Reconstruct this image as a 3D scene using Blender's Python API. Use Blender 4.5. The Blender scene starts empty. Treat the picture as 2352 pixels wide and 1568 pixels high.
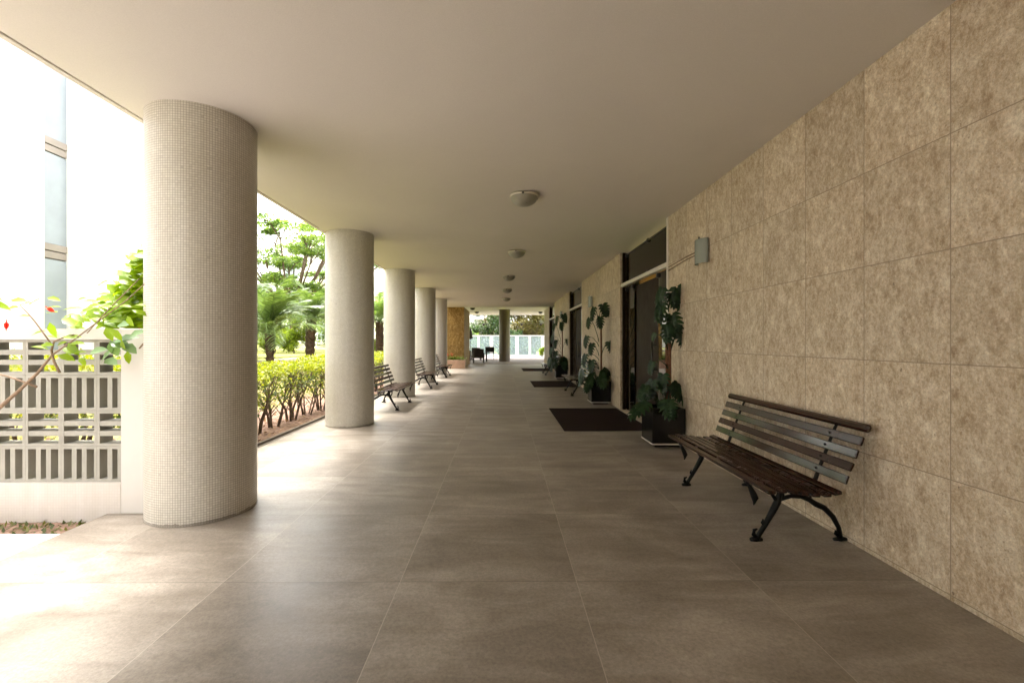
import bpy, math, random
from mathutils import Vector, Matrix, noise
R = math.radians
PI = math.pi
random.seed(7)
SC = bpy.context.scene
COL = SC.collection

# ------------------------------------------------------------------ camera
CAMH = 1.36
YAW = R(0.4)
SHX = 13.7
F = 1040.0
cd = bpy.data.cameras.new("camera")
cd.sensor_width = 36.0
cd.lens = F / 2352 * 36
cd.shift_x = SHX / 2352
cd.clip_start = 0.05
cd.clip_end = 600
cam = bpy.data.objects.new("camera", cd)
COL.objects.link(cam)
cam.location = (0, 0, CAMH)
cam.rotation_euler = (R(90), 0, -YAW)
SC.camera = cam

# ------------------------------------------------------------------ world, sun, exposure
SUN_EL, SUN_AZ = R(68), R(-58)        # the sun stands over the garden, to the left and ahead
w = bpy.data.worlds.new("World")
SC.world = w
w.use_nodes = True
nt = w.node_tree
nt.nodes.clear()
sky = nt.nodes.new("ShaderNodeTexSky")
sky.sky_type = 'NISHITA'
sky.sun_disc = False
sky.sun_elevation = SUN_EL
sky.sun_rotation = SUN_AZ
sky.air_density = 1.0
sky.dust_density = 4.0
sky.ozone_density = 1.0
hs = nt.nodes.new("ShaderNodeHueSaturation")
hs.inputs["Saturation"].default_value = 0.12
tint = nt.nodes.new("ShaderNodeMix")
tint.data_type = 'RGBA'
tint.blend_type = 'MULTIPLY'
tint.inputs[0].default_value = 1.0
tint.inputs[7].default_value = (1.0, 0.972, 0.94, 1)
bg = nt.nodes.new("ShaderNodeBackground")
bg.inputs["Strength"].default_value = 0.15
wo = nt.nodes.new("ShaderNodeOutputWorld")
nt.links.new(sky.outputs[0], hs.inputs["Color"])
nt.links.new(hs.outputs[0], tint.inputs[6])
nt.links.new(tint.outputs[2], bg.inputs["Color"])
nt.links.new(bg.outputs[0], wo.inputs[0])

sd = bpy.data.lights.new("sun", 'SUN')
sd.energy = 0.7
sd.angle = R(28)
sd.color = (1.0, 0.96, 0.89)
sun = bpy.data.objects.new("sun", sd)
COL.objects.link(sun)
sdir = Vector((math.sin(SUN_AZ) * math.cos(SUN_EL), math.cos(SUN_AZ) * math.cos(SUN_EL), math.sin(SUN_EL)))
sun.rotation_euler = sdir.to_track_quat('Z', 'Y').to_euler()
sun.location = (-10, 5, 20)

SC.view_settings.view_transform = 'Standard'
SC.view_settings.look = 'None'
SC.view_settings.exposure = 3.27
SC.view_settings.gamma = 1.0
SC.cycles.max_bounces = 10
SC.cycles.diffuse_bounces = 6
SC.cycles.transparent_max_bounces = 24
SC.cycles.caustics_reflective = False
SC.cycles.caustics_refractive = False
SC.cycles.sample_clamp_indirect = 6.0

# ------------------------------------------------------------------ helpers
def at(px, py, Y):
    """world point seen at photo pixel (2352 wide) at depth Y"""
    u, v = (px - 1176 + SHX) / F, (784 - py) / F
    x = math.cos(YAW) * u + math.sin(YAW)
    y = math.cos(YAW) - math.sin(YAW) * u
    s = Y / y
    return Vector((x * s, Y, CAMH + v * s))

class MB:
    """collects shapes; build() links them as one mesh object"""
    def __init__(self):
        self.v, self.f, self.m = [], [], []
        self.mi = 0
    def add(self, vs, fs):
        o = len(self.v)
        self.v.extend([tuple(p) for p in vs])
        self.f.extend([tuple(i + o for i in f) for f in fs])
        self.m.extend([self.mi] * len(fs))
        return self
    def box(self, x0, x1, y0, y1, z0, z1, b=0.0):
        if b <= 0:
            vs = [(x0, y0, z0), (x1, y0, z0), (x1, y1, z0), (x0, y1, z0), (x0, y0, z1), (x1, y0, z1), (x1, y1, z1), (x0, y1, z1)]
            return self.add(vs, [(0, 3, 2, 1), (4, 5, 6, 7), (0, 1, 5, 4), (1, 2, 6, 5), (2, 3, 7, 6), (3, 0, 4, 7)])
        cx, cy, cz = (x0 + x1) / 2, (y0 + y1) / 2, (z0 + z1) / 2
        hx, hy, hz = (x1 - x0) / 2, (y1 - y0) / 2, (z1 - z0) / 2
        b = min(b, hx * .98, hy * .98, hz * .98)
        idx, vs = {}, []
        for sx in (-1, 1):
            for sy in (-1, 1):
                for sz in (-1, 1):
                    for a in range(3):
                        p = [hx * sx, hy * sy, hz * sz]
                        s = (sx, sy, sz)
                        for q in range(3):
                            if q != a:
                                p[q] -= b * s[q]
                        idx[(sx, sy, sz, a)] = len(vs)
                        vs.append((cx + p[0], cy + p[1], cz + p[2]))
        fs = []
        for a in range(3):
            o1, o2 = [q for q in range(3) if q != a]
            for s in (-1, 1):
                ring = []
                for (p, q) in ((-1, -1), (1, -1), (1, 1), (-1, 1)):
                    k = [0, 0, 0]; k[a] = s; k[o1] = p; k[o2] = q
                    ring.append(idx[(k[0], k[1], k[2], a)])
                flip = (s < 0) != (a == 1)
                fs.append(tuple(ring[::-1] if flip else ring))
        for a in range(3):
            o1, o2 = [q for q in range(3) if q != a]
            for p in (-1, 1):
                for q in (-1, 1):
                    ks = []
                    for s in (-1, 1):
                        k = [0, 0, 0]; k[a] = s; k[o1] = p; k[o2] = q
                        ks.append(tuple(k))
                    fs.append((idx[ks[0] + (o1,)], idx[ks[1] + (o1,)], idx[ks[1] + (o2,)], idx[ks[0] + (o2,)]))
        for sx in (-1, 1):
            for sy in (-1, 1):
                for sz in (-1, 1):
                    fs.append((idx[(sx, sy, sz, 0)], idx[(sx, sy, sz, 1)], idx[(sx, sy, sz, 2)]))
        return self.add(vs, fs)
    def tube(self, pts, rad, n=8, cap=True, sy=1.0):
        pts = [Vector(p) for p in pts]
        if not isinstance(rad, (list, tuple)):
            rad = [rad] * len(pts)
        vs, fs = [], []
        up = Vector((0.13, 0.21, 0.97))
        for i, p in enumerate(pts):
            if i == 0: t = pts[1] - p
            elif i == len(pts) - 1: t = p - pts[i - 1]
            else: t = pts[i + 1] - pts[i - 1]
            t.normalize()
            if abs(t.dot(up)) > .97: up = Vector((1, 0, 0.1)).normalized()
            a = t.cross(up).normalized()
            b = t.cross(a).normalized()
            for k in range(n):
                an = 2 * PI * k / n
                vs.append(p + a * math.cos(an) * rad[i] + b * math.sin(an) * rad[i] * sy)
        for i in range(len(pts) - 1):
            for k in range(n):
                k2 = (k + 1) % n
                fs.append((i * n + k, (i + 1) * n + k, (i + 1) * n + k2, i * n + k2))
        if cap:
            fs.append(tuple(range(n)))
            fs.append(tuple((len(pts) - 1) * n + k for k in range(n))[::-1])
        return self.add(vs, fs)
    def lathe(self, prof, n=32, c=(0, 0, 0)):
        vs, fs = [], []
        for (r, z) in prof:
            for k in range(n):
                a = 2 * PI * k / n
                vs.append((c[0] + r * math.cos(a), c[1] + r * math.sin(a), c[2] + z))
        for i in range(len(prof) - 1):
            for k in range(n):
                k2 = (k + 1) % n
                fs.append((i * n + k, i * n + k2, (i + 1) * n + k2, (i + 1) * n + k))
        return self.add(vs, fs)
    def ball(self, c, r, n=10, m=6, sc=(1, 1, 1)):
        prof = []
        vs, fs = [], []
        for i in range(m + 1):
            a = -PI / 2 + PI * i / m
            for k in range(n):
                b = 2 * PI * k / n
                rr = max(math.cos(a), 1e-3)
                vs.append((c[0] + r * sc[0] * rr * math.cos(b), c[1] + r * sc[1] * rr * math.sin(b), c[2] + r * sc[2] * math.sin(a)))
        for i in range(m):
            for k in range(n):
                k2 = (k + 1) % n
                fs.append((i * n + k, i * n + k2, (i + 1) * n + k2, (i + 1) * n + k))
        return self.add(vs, fs)
    def leaf(self, p, d, nrm, L, W, bend=0.15):
        """pointed oval leaf from p along d"""
        d = d.normalized()
        s = d.cross(nrm)
        if s.length < 1e-4: s = d.cross(Vector((1, 0.2, 0.1)))
        s.normalize()
        u = s.cross(d).normalized()
        mid1 = p + d * L * .35
        mid2 = p + d * L * .72 - u * L * bend * .4
        tip = p + d * L - u * L * bend
        vs = [p, mid1 + s * W * .5 + u * W * .12, mid1 - s * W * .5 + u * W * .12, mid2 + s * W * .38 + u * W * .08, mid2 - s * W * .38 + u * W * .08, tip, mid1, mid2]
        return self.add(vs, [(0, 6, 1), (0, 2, 6), (6, 7, 3, 1), (2, 4, 7, 6), (7, 5, 3), (4, 5, 7)])
    def leaf4(self, p, d, nrm, L, W):
        d = d.normalized()
        s = d.cross(nrm)
        if s.length < 1e-4: s = d.cross(Vector((1, 0.2, 0.1)))
        s.normalize()
        m = p + d * L * .45
        return self.add([p, m + s * W * .5, p + d * L, m - s * W * .5], [(0, 1, 2, 3)])
    def build(self, name, mats, parent=None, smooth=False, loc=None):
        me = bpy.data.meshes.new(name)
        me.from_pydata(self.v, [], self.f)
        if not isinstance(mats, (list, tuple)): mats = [mats]
        for m in mats: me.materials.append(m)
        if len(mats) > 1: me.polygons.foreach_set("material_index", self.m)
        if smooth: me.polygons.foreach_set("use_smooth", [True] * len(me.polygons))
        me.update()
        o = bpy.data.objects.new(name, me)
        COL.objects.link(o)
        if parent is not None: o.parent = parent
        if loc is not None: o.location = loc
        return o

def smooth_angle(o, deg=35):
    me = o.data
    me.polygons.foreach_set("use_smooth", [True] * len(me.polygons))
    try: me.set_sharp_from_angle(angle=R(deg))
    except Exception: pass
    return o

def tag(o, label=None, cat=None, group=None, kind=None):
    if label: o["label"] = label
    if cat: o["category"] = cat
    if group: o["group"] = group
    if kind: o["kind"] = kind
    return o

def empty(name, loc=(0, 0, 0), rz=0.0):
    o = bpy.data.objects.new(name, None)
    o.empty_display_size = .2
    COL.objects.link(o)
    o.location = loc
    o.rotation_euler = (0, 0, rz)
    return o

def copy_tree(o, parent=None):
    c = o.copy()
    COL.objects.link(c)
    if parent is not None: c.parent = parent
    for ch in list(o.children):
        copy_tree(ch, c)
    return c

# ------------------------------------------------------------------ materials
class NM:
    def __init__(self, name):
        self.m = bpy.data.materials.new(name)
        self.m.use_nodes = True
        self.t = self.m.node_tree
        self.b = self.t.nodes["Principled BSDF"]
        self.o = self.t.nodes["Material Output"]
    def n(self, typ, **kw):
        nd = self.t.nodes.new(typ)
        for k, v in kw.items():
            if k.startswith("_"): setattr(nd, k[1:], v)
        return nd
    def l(self, a, b): self.t.links.new(a, b)
    def set(self, nd, **kw):
        for k, v in kw.items(): nd.inputs[k.replace("_", " ")].default_value = v
        return nd
    def coord(self): 
        return self.n("ShaderNodeTexCoord").outputs["Object"]
    def noise(self, vec, scale, detail=4, rough=.55, dist=0.0):
        nd = self.n("ShaderNodeTexNoise")
        nd.inputs["Scale"].default_value = scale
        nd.inputs["Detail"].default_value = detail
        nd.inputs["Roughness"].default_value = rough
        nd.inputs["Distortion"].default_value = dist
        if vec is not None: self.l(vec, nd.inputs["Vector"])
        return nd.outputs["Fac"]
    def ramp(self, fac, stops):
        nd = self.n("ShaderNodeValToRGB")
        e = nd.color_ramp.elements
        while len(e) < len(stops): e.new(.5)
        for i, (p, c) in enumerate(stops):
            e[i].position = p
            e[i].color = (c[0], c[1], c[2], 1) if isinstance(c, (tuple, list)) else (c, c, c, 1)
        self.l(fac, nd.inputs[0])
        return nd.outputs[0]
    def mix(self, fac, a, b, mode='MIX'):
        nd = self.n("ShaderNodeMix")
        nd.data_type = 'RGBA'
        nd.blend_type = mode
        for i, x in ((0, fac), (6, a), (7, b)):
            if hasattr(x, "links"): self.l(x, nd.inputs[i])
            elif isinstance(x, (tuple, list)): nd.inputs[i].default_value = (x[0], x[1], x[2], 1)
            else: nd.inputs[i].default_value = x
        return nd.outputs[2]
    def math(self, op, a, b=None, c=None):
        nd = self.n("ShaderNodeMath")
        nd.operation = op
        for i, x in enumerate((a, b, c)):
            if x is None: continue
            if hasattr(x, "links"): self.l(x, nd.inputs[i])
            else: nd.inputs[i].default_value = x
        return nd.outputs[0]
    def sep(self, v):
        nd = self.n("ShaderNodeSeparateXYZ")
        self.l(v, nd.inputs[0])
        return nd.outputs
    def comb(self, x, y, z):
        nd = self.n("ShaderNodeCombineXYZ")
        for i, a in enumerate((x, y, z)):
            if hasattr(a, "links"): self.l(a, nd.inputs[i])
            else: nd.inputs[i].default_value = a
        return nd.outputs[0]
    def brick(self, vec, bw, bh, mortar, c1, c2, cm, offset=0.0, smooth=.1):
        nd = self.n("ShaderNodeTexBrick")
        nd.offset = offset
        nd.squash = 1.0
        nd.inputs["Scale"].default_value = 1.0
        nd.inputs["Mortar Size"].default_value = mortar
        nd.inputs["Mortar Smooth"].default_value = smooth
        nd.inputs["Bias"].default_value = 0.0
        nd.inputs["Brick Width"].default_value = bw
        nd.inputs["Row Height"].default_value = bh
        for k, c in (("Color1", c1), ("Color2", c2), ("Mortar", cm)):
            if hasattr(c, "links"): self.l(c, nd.inputs[k])
            else: nd.inputs[k].default_value = (*c, 1) if isinstance(c, (tuple, list)) else (c, c, c, 1)
        self.l(vec, nd.inputs["Vector"])
        return nd
    def bump(self, h, strength=.3, dist=.01):
        nd = self.n("ShaderNodeBump")
        nd.inputs["Strength"].default_value = strength
        nd.inputs["Distance"].default_value = dist
        self.l(h, nd.inputs["Height"])
        self.l(nd.outputs[0], self.b.inputs["Normal"])
    def base(self, c):
        if hasattr(c, "links"): self.l(c, self.b.inputs["Base Color"])
        else: self.b.inputs["Base Color"].default_value = (*c, 1)
        return self
    def rough(self, r):
        if hasattr(r, "links"): self.l(r, self.b.inputs["Roughness"])
        else: self.b.inputs["Roughness"].default_value = r
        return self

def simple(name, col, rough=.6, metal=0.0, var=.12, scale=6.0, bump=0.0, spec=.5, coat=0.0):
    n = NM(name)
    v = n.coord()
    f = n.noise(v, scale, 5)
    c = n.ramp(f, [(.3, tuple(x * (1 - var) for x in col)), (.7, tuple(min(1, x * (1 + var)) for x in col))])
    n.base(c)
    n.rough(n.math('ADD', n.math('MULTIPLY', f, .15), rough - .075))
    n.b.inputs["Metallic"].default_value = metal
    n.b.inputs["Specular IOR Level"].default_value = spec
    n.b.inputs["Coat Weight"].default_value = coat
    if bump: n.bump(n.noise(v, scale * 8, 4), bump, .01)
    return n.m

def foliage(name, dark, light, rough=.45, trans=.35, scale=3.0, spec=.4):
    n = NM(name)
    geo = n.n("ShaderNodeNewGeometry")
    f = n.noise(n.coord(), scale, 3)
    rnd = geo.outputs["Random Per Island"]
    mixf = n.math('ADD', n.math('MULTIPLY', f, .55), n.math('MULTIPLY', rnd, .45))
    c = n.ramp(mixf, [(.28, dark), (.72, light)])
    n.base(c).rough(rough)
    n.b.inputs["Specular IOR Level"].default_value = spec
    tr = n.n("ShaderNodeBsdfTranslucent")
    tc = n.mix(1.0, c, (1.5, 1.6, .55), 'MULTIPLY')
    n.l(tc, tr.inputs["Color"])
    ms = n.n("ShaderNodeMixShader")
    ms.inputs[0].default_value = trans
    n.l(n.b.outputs[0], ms.inputs[1]); n.l(tr.outputs[0], ms.inputs[2])
    n.l(ms.outputs[0], n.o.inputs["Surface"])
    return n.m

M = {}
# --- polished porcelain floor, 1 m tiles
def floor_mat():
    n = NM("porcelain_floor")
    s = n.sep(n.coord())
    tx = n.math('ADD', s[0], .582 + 20)
    ty = n.math('ADD', s[1], -2.57 + 21)
    vec = n.comb(tx, ty, 0.0)
    cell = n.n("ShaderNodeTexWhiteNoise"); cell.noise_dimensions = '2D'
    n.l(n.comb(n.math('FLOOR', tx), n.math('FLOOR', ty), 0.0), cell.inputs["Vector"])
    off = n.n("ShaderNodeVectorMath"); off.operation = 'MULTIPLY_ADD'
    n.l(cell.outputs["Color"], off.inputs[0]); off.inputs[1].default_value = (37, 53, 19); n.l(vec, off.inputs[2])
    big = n.noise(off.outputs[0], 1.7, 7, .62, .6)
    st = n.n("ShaderNodeMapping"); st.inputs["Scale"].default_value = (.55, 2.6, 1); n.l(off.outputs[0], st.inputs[0])
    streak = n.noise(st.outputs[0], 1.6, 6, .6, .8)
    fine = n.noise(off.outputs[0], 55, 6, .85)
    f = n.math('ADD', n.math('MULTIPLY', big, .5), n.math('MULTIPLY', streak, .5))
    c = n.ramp(f, [(.34, (.155, .128, .100)), (.48, (.235, .200, .163)), (.62, (.345, .302, .255))])
    c = n.mix(.85, c, n.ramp(fine, [(.34, .68), (.66, 1.28)]), 'MULTIPLY')
    tone = n.math('ADD', n.math('MULTIPLY', cell.outputs["Value"], .10), .95)
    c = n.mix(1.0, c, n.comb(tone, tone, tone), 'MULTIPLY')
    br = n.brick(vec, 1.0, 1.0, .0028, 0.0, 0.0, 1.0)
    jx = n.math('LESS_THAN', n.math('ABSOLUTE', n.math('SUBTRACT', n.math('FRACT', n.math('ADD', tx, .5)), .5)), .0022)
    jy = n.math('LESS_THAN', n.math('ABSOLUTE', n.math('SUBTRACT', n.math('FRACT', n.math('ADD', ty, .5)), .5)), .0022)
    c = n.mix(n.math('MULTIPLY', jy, .85), c, (.10, .085, .065))
    c = n.mix(n.math('MULTIPLY', jx, .65), c, (.44, .385, .32))  # lengthwise joints painted pale to stand for glint on the tile edges
    scf = n.noise(n.comb(n.math('MULTIPLY', s[0], 1.0), n.math('MULTIPLY', s[1], 1.0), 0.0), 3.1, 6, .75, 1.5)
    c = n.mix(n.math('MULTIPLY', n.math('GREATER_THAN', scf, .66), .25), c, (.13, .105, .08))
    n.base(c)
    n.rough(n.math('ADD', n.math('MULTIPLY', big, .26), .29))
    n.b.inputs["Specular IOR Level"].default_value = .5
    h = n.math('SUBTRACT', n.math('MULTIPLY', fine, .08), br.outputs["Fac"])
    n.bump(h, .35, .0025)
    return n.m
M['floor'] = floor_mat()

def ceiling_mat(name, c0, c1):
    n = NM(name)
    v = n.coord()
    a = n.noise(v, .45, 7, .62, .5)
    g = n.noise(v, 160, 3, .7)
    c = n.ramp(a, [(.3, c0), (.7, c1)])
    c = n.mix(.5, c, n.ramp(g, [(.3, .88), (.7, 1.08)]), 'MULTIPLY')
    n.base(c).rough(.85)
    n.bump(g, .35, .003)
    return n.m
M['ceiling'] = ceiling_mat("plaster_ceiling", (.66, .625, .58), (.72, .685, .635))
M['ceiling_far'] = ceiling_mat("white_plaster", (.86, .85, .84), (.88, .87, .86))

def stone_mat(name, cols, joint, bw=.57, bh=.605, y0=4.71, z0=.03, zmax=2.75, dark=1.0):
    n = NM(name)
    s = n.sep(n.coord())
    u = n.math('ADD', n.math('ADD', s[0], s[1]), -y0 + bw * 60)
    zz = n.math('MINIMUM', n.math('ADD', s[2], -z0 + bh * 10), zmax - z0 + bh * 10)
    vec = n.comb(u, zz, 0.0)
    cell = n.n("ShaderNodeTexWhiteNoise"); cell.noise_dimensions = '2D'
    n.l(n.comb(n.math('FLOOR', n.math('DIVIDE', u, bw)), n.math('FLOOR', n.math('DIVIDE', zz, bh)), 0.0), cell.inputs["Vector"])
    off = n.n("ShaderNodeVectorMath"); off.operation = 'MULTIPLY_ADD'
    n.l(cell.outputs["Color"], off.inputs[0]); off.inputs[1].default_value = (31, 17, 23)
    n.l(n.comb(u, s[2], 0.0), off.inputs[2])
    rot = n.n("ShaderNodeMapping"); rot.inputs["Rotation"].default_value = (0, 0, R(-38)); rot.inputs["Scale"].default_value = (1.0, .62, 1)
    n.l(off.outputs[0], rot.inputs[0])
    a = n.noise(rot.outputs[0], 9.5, 12, .80, .25)
    b = n.noise(rot.outputs[0], 34, 8, .82, .15)
    f = n.math('ADD', n.math('MULTIPLY', a, .55), n.math('MULTIPLY', b, .45))
    c = n.ramp(f, [(.40, cols[0]), (.465, cols[1]), (.52, cols[2]), (.59, cols[3])])
    fine = n.noise(off.outputs[0], 70, 5, .85)
    c = n.mix(.8, c, n.ramp(fine, [(.33, .66), (.67, 1.28)]), 'MULTIPLY')
    tone = n.math('ADD', n.math('MULTIPLY', cell.outputs["Value"], .18), .91)
    c = n.mix(1.0, c, n.comb(tone, tone, n.math('MULTIPLY', tone, .985)), 'MULTIPLY')
    cr = n.noise(rot.outputs[0], 30, 8, .75, .2)
    crm = n.ramp(cr, [(.535, 0.0), (.575, 1.0)])
    c = n.mix(n.math('MULTIPLY', crm, .36), c, cols[3])
    cb = n.noise(off.outputs[0], 38, 8, .78, .3)
    cbm = n.ramp(cb, [(.56, 0.0), (.60, 1.0)])
    c = n.mix(n.math('MULTIPLY', cbm, .34), c, cols[0])
    # pits
    vo = n.n("ShaderNodeTexVoronoi"); vo.feature = 'F1'; vo.inputs["Scale"].default_value = 5.5
    n.l(rot.outputs[0], vo.inputs["Vector"])
    n2 = n.noise(off.outputs[0], 30, 3)
    pit = n.math('LESS_THAN', n.math('ADD', vo.outputs["Distance"], n.math('MULTIPLY', n2, .14)), .105)
    vo2 = n.n("ShaderNodeTexVoronoi"); vo2.feature = 'F1'; vo2.inputs["Scale"].default_value = 21
    n.l(off.outputs[0], vo2.inputs["Vector"])
    sp = n.math('LESS_THAN', n.math('ADD', vo2.outputs["Distance"], n.math('MULTIPLY', b, .34)), .27)
    c = n.mix(n.math('MULTIPLY', pit, .7), c, tuple(x * .42 for x in cols[0]))
    c = n.mix(n.math('MULTIPLY', sp, .5), c, tuple(x * .6 for x in cols[0]))
    br = n.brick(vec, bw, bh, .0030, 0.0, 0.0, 1.0)
    c = n.mix(n.math('MULTIPLY', br.outputs["Fac"], .85), c, joint)
    n.base(c)
    n.rough(n.math('ADD', n.math('MULTIPLY', a, .25), .42))
    h = n.math('SUBTRACT', n.math('MULTIPLY', b, .35), n.math('ADD', br.outputs["Fac"], n.math('MULTIPLY', pit, .8)))
    n.bump(h, .5, .004)
    return n.m
TRAV = [(.33, .23, .145), (.465, .365, .255), (.555, .46, .345), (.72, .65, .53)]
M['stone'] = stone_mat("limestone_panels", TRAV, (.25, .19, .135))
M['brown_stone'] = stone_mat("brown_marble", [(.12, .064, .018), (.21, .12, .036), (.29, .178, .058), (.46, .33, .15)], (.10, .06, .03), bw=1.05, bh=1.1, z0=0, zmax=3.2)

def mosaic_mat(name, ca, cb, cj, r=.383, tile=.018, flat=False):
    n = NM(name)
    s = n.sep(n.coord())
    if flat: u = n.math('ADD', s[0], s[1])
    else: u = n.math('MULTIPLY', n.math('ARCTAN2', s[1], s[0]), r)
    u = n.math('ADD', u, tile * 4000)
    z = n.math('ADD', s[2], tile * 400)
    vec = n.comb(u, z, 0.0)
    br = n.brick(vec, tile, tile, .0017, ca, cb, cj, smooth=.3)
    big = n.noise(n.coord(), 1.6, 5, .6)
    st = n.n("ShaderNodeMapping"); st.inputs["Scale"].default_value = (7, 7, .5); n.l(n.coord(), st.inputs[0])
    sk = n.noise(st.outputs[0], 1.0, 5, .6)
    c = n.mix(1.0, br.outputs["Color"], n.ramp(n.math('ADD', n.math('MULTIPLY', big, .5), n.math('MULTIPLY', sk, .5)), [(.35, (.90, .87, .82)), (.65, (1.05, 1.05, 1.05))]), 'MULTIPLY')
    cw = n.n("ShaderNodeTexWhiteNoise"); cw.noise_dimensions = '2D'
    n.l(n.comb(n.math('FLOOR', n.math('DIVIDE', u, tile)), n.math('FLOOR', n.math('DIVIDE', z, tile)), 0.0), cw.inputs["Vector"])
    tn = n.math('ADD', n.math('MULTIPLY', cw.outputs["Value"], .02 if flat else .10), .99 if flat else .95)
    c = n.mix(n.math('SUBTRACT', 1.0, br.outputs["Fac"]), c, n.mix(1.0, c, n.comb(tn, tn, n.math('MULTIPLY', tn, .995)), 'MULTIPLY'))
    c = n.mix(n.math('MULTIPLY', n.math('GREATER_THAN', cw.outputs["Value"], .997), .0 if flat else .35), c, (.22, .20, .17))
    dn = n.noise(n.coord(), 9, 5, .7)
    dirt = n.math('LESS_THAN', s[2], n.math('ADD', n.math('MULTIPLY', dn, .06), -.012 if not flat else -.1))
    c = n.mix(n.math('MULTIPLY', dirt, .6), c, (.13, .105, .08))
    n.base(c)
    n.rough(n.math('ADD', n.math('MULTIPLY', br.outputs["Fac"], .5), .30))
    n.bump(n.math('SUBTRACT', 1.0, br.outputs["Fac"]), .4, .0015)
    return n.m
M['brown_stone'].node_tree.nodes['Principled BSDF'].inputs['Specular IOR Level'].default_value = .08
M['mosaic'] = mosaic_mat("glass_mosaic", (.58, .56, .515), (.64, .62, .575), (.33, .305, .265))
M['mosaic_wall'] = mosaic_mat("wall_mosaic", (.585, .55, .525), (.595, .56, .535), (.55, .515, .49), flat=True, tile=.022)
M['plaster_white'] = simple("white_wall_paint", (.60, .57, .54), .7, var=.05, scale=2, bump=.1)
M['screen'] = simple("screen_block_paint", (.335, .325, .285), .7, var=.08, scale=7, bump=.15)
M['facade'] = simple("facade_render", (.82, .81, .82), .7, var=.02, scale=.5)
M['facade_beige'] = simple("sill_render", (.28, .25, .22), .7, var=.1, scale=2)
M['blue_glass'] = simple("blue_window_panel", (.27, .315, .35), .5, var=.08, scale=1.5)
M['mahogany'] = None
def wood(name, c0, c1, rough, coat=0.0, axis='Y', sc=1.0, spec=.45):
    n = NM(name)
    mp = n.n("ShaderNodeMapping")
    mp.inputs["Scale"].default_value = (18 * sc, 1.2 * sc, 18 * sc) if axis == 'Y' else ((1.2 * sc, 18 * sc, 18 * sc) if axis == 'X' else (18 * sc, 18 * sc, 1.2 * sc))
    n.l(n.coord(), mp.inputs[0])
    f = n.noise(mp.outputs[0], 2.0, 7, .62, 1.2)
    n.base(n.ramp(f, [(.3, c0), (.7, c1)]))
    g = n.noise(n.coord(), 5, 6, .8)
    oi = n.n('ShaderNodeObjectInfo')
    n.rough(n.math('ADD', n.math('ADD', n.math('MULTIPLY', g, .30), rough - .19), n.math('MULTIPLY', oi.outputs['Random'], .16)))
    n.b.inputs["Coat Weight"].default_value = coat
    n.b.inputs["Coat Roughness"].default_value = .2
    n.b.inputs['Specular IOR Level'].default_value = spec
    n.bump(f, .08, .001)
    return n.m
M['mahogany'] = wood("varnished_mahogany", (.014, .004, .003), (.040, .011, .007), .15, .0)
M['door_wood'] = wood("dark_door_wood", (.010, .0045, .002), (.026, .012, .006), .5, .0, 'Z', 1.0, .12)
M['iron'] = simple("black_cast_iron", (.004, .004, .004), .45, 0.0, .3, 30, .3, .2)
M['black_gloss'] = simple("black_lacquer", (.006, .006, .007), .2, 0, .25, 3, 0, .4, .0)
M['soil'] = simple("potting_soil", (.045, .028, .018), .95, 0, .4, 40, .8)
M['aluminium'] = simple("white_aluminium", (.66, .62, .56), .4, 0, .05, 4)
M['steel_dark'] = simple("dark_steel_fitting", (.05, .05, .05), .35, .8, .2, 9)
M['strip'] = simple("metal_edge_strip", (.20, .17, .14), .5, .4, .15, 5)
M['mat'] = simple("dark_doormat", (.022, .010, .008), .95, 0, .3, 60, .9, .1)
M['lamp_glass'] = simple("frosted_lamp_bowl", (.30, .29, .235), .3, 0, .12, 8)
M['lamp_rim'] = simple("lamp_rim_metal", (.62, .58, .50), .35, .3, .1, 8)
M['sconce'] = simple("sconce_frosted_glass", (.27, .295, .265), .22, 0, .05, 4)
M['cable'] = simple("brown_cable", (.17, .115, .07), .7)
M['wicker'] = simple("dark_wicker", (.022, .014, .011), .5, 0, .5, 60, .7)
M['table_top'] = simple("table_top_glass", (.08, .07, .07), .08)
M['chair_metal'] = simple("pale_chair_frame", (.6, .6, .6), .4)
M['fence_white'] = simple("white_fence_paint", (.85, .86, .87), .5, 0, .03, 3)
M['planter_pink'] = simple("pink_planter_stone", (.46, .29, .20), .6, 0, .15, 5, .2)
M['far_floor'] = simple("brown_terrace_floor", (.19, .155, .14), .75, 0, .2, 3, .1)
M['path'] = simple("pink_path_paving", (.52, .465, .43), .8, 0, .1, 5, .3)
M['bounce_pale'] = simple("bounce_ground_pale", (.55, .54, .52), .8, 0, .1, 5, .2)  # colour of the ground strip added to reflect light upward
M['kerb'] = simple("white_kerb", (.68, .66, .63), .75, 0, .1, 6, .3)
M['trunk'] = simple("palm_trunk_fibre", (.085, .055, .035), .95, 0, .55, 14, 1.0)
M['bark'] = simple("brown_bark", (.11, .075, .05), .9, 0, .4, 20, .8)
M['twig'] = simple("hibiscus_bark", (.25, .17, .11), .8, 0, .25, 30, .5)
M['stake'] = simple("mossy_stake", (.17, .075, .04), .95, 0, .4, 40, .9)
M['petal'] = foliage("red_petal", (.62, .02, .015), (.85, .06, .03), .5, .3)
M['petal_pink'] = foliage("coral_petal", (.60, .06, .04), (.75, .14, .09), .5, .3)
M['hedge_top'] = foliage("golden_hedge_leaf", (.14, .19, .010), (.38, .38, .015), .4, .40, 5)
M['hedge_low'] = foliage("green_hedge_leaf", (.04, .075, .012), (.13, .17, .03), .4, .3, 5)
M['lime'] = foliage("lime_leaf", (.10, .19, .008), (.30, .40, .012), .35, .45, 8)
M['lime_dull'] = foliage("grey_green_leaf", (.09, .17, .07), (.20, .29, .15), .4, .35, 8)
M['palm'] = foliage("palm_leaf", (.07, .12, .045), (.22, .30, .12), .30, .3, 2)
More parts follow.
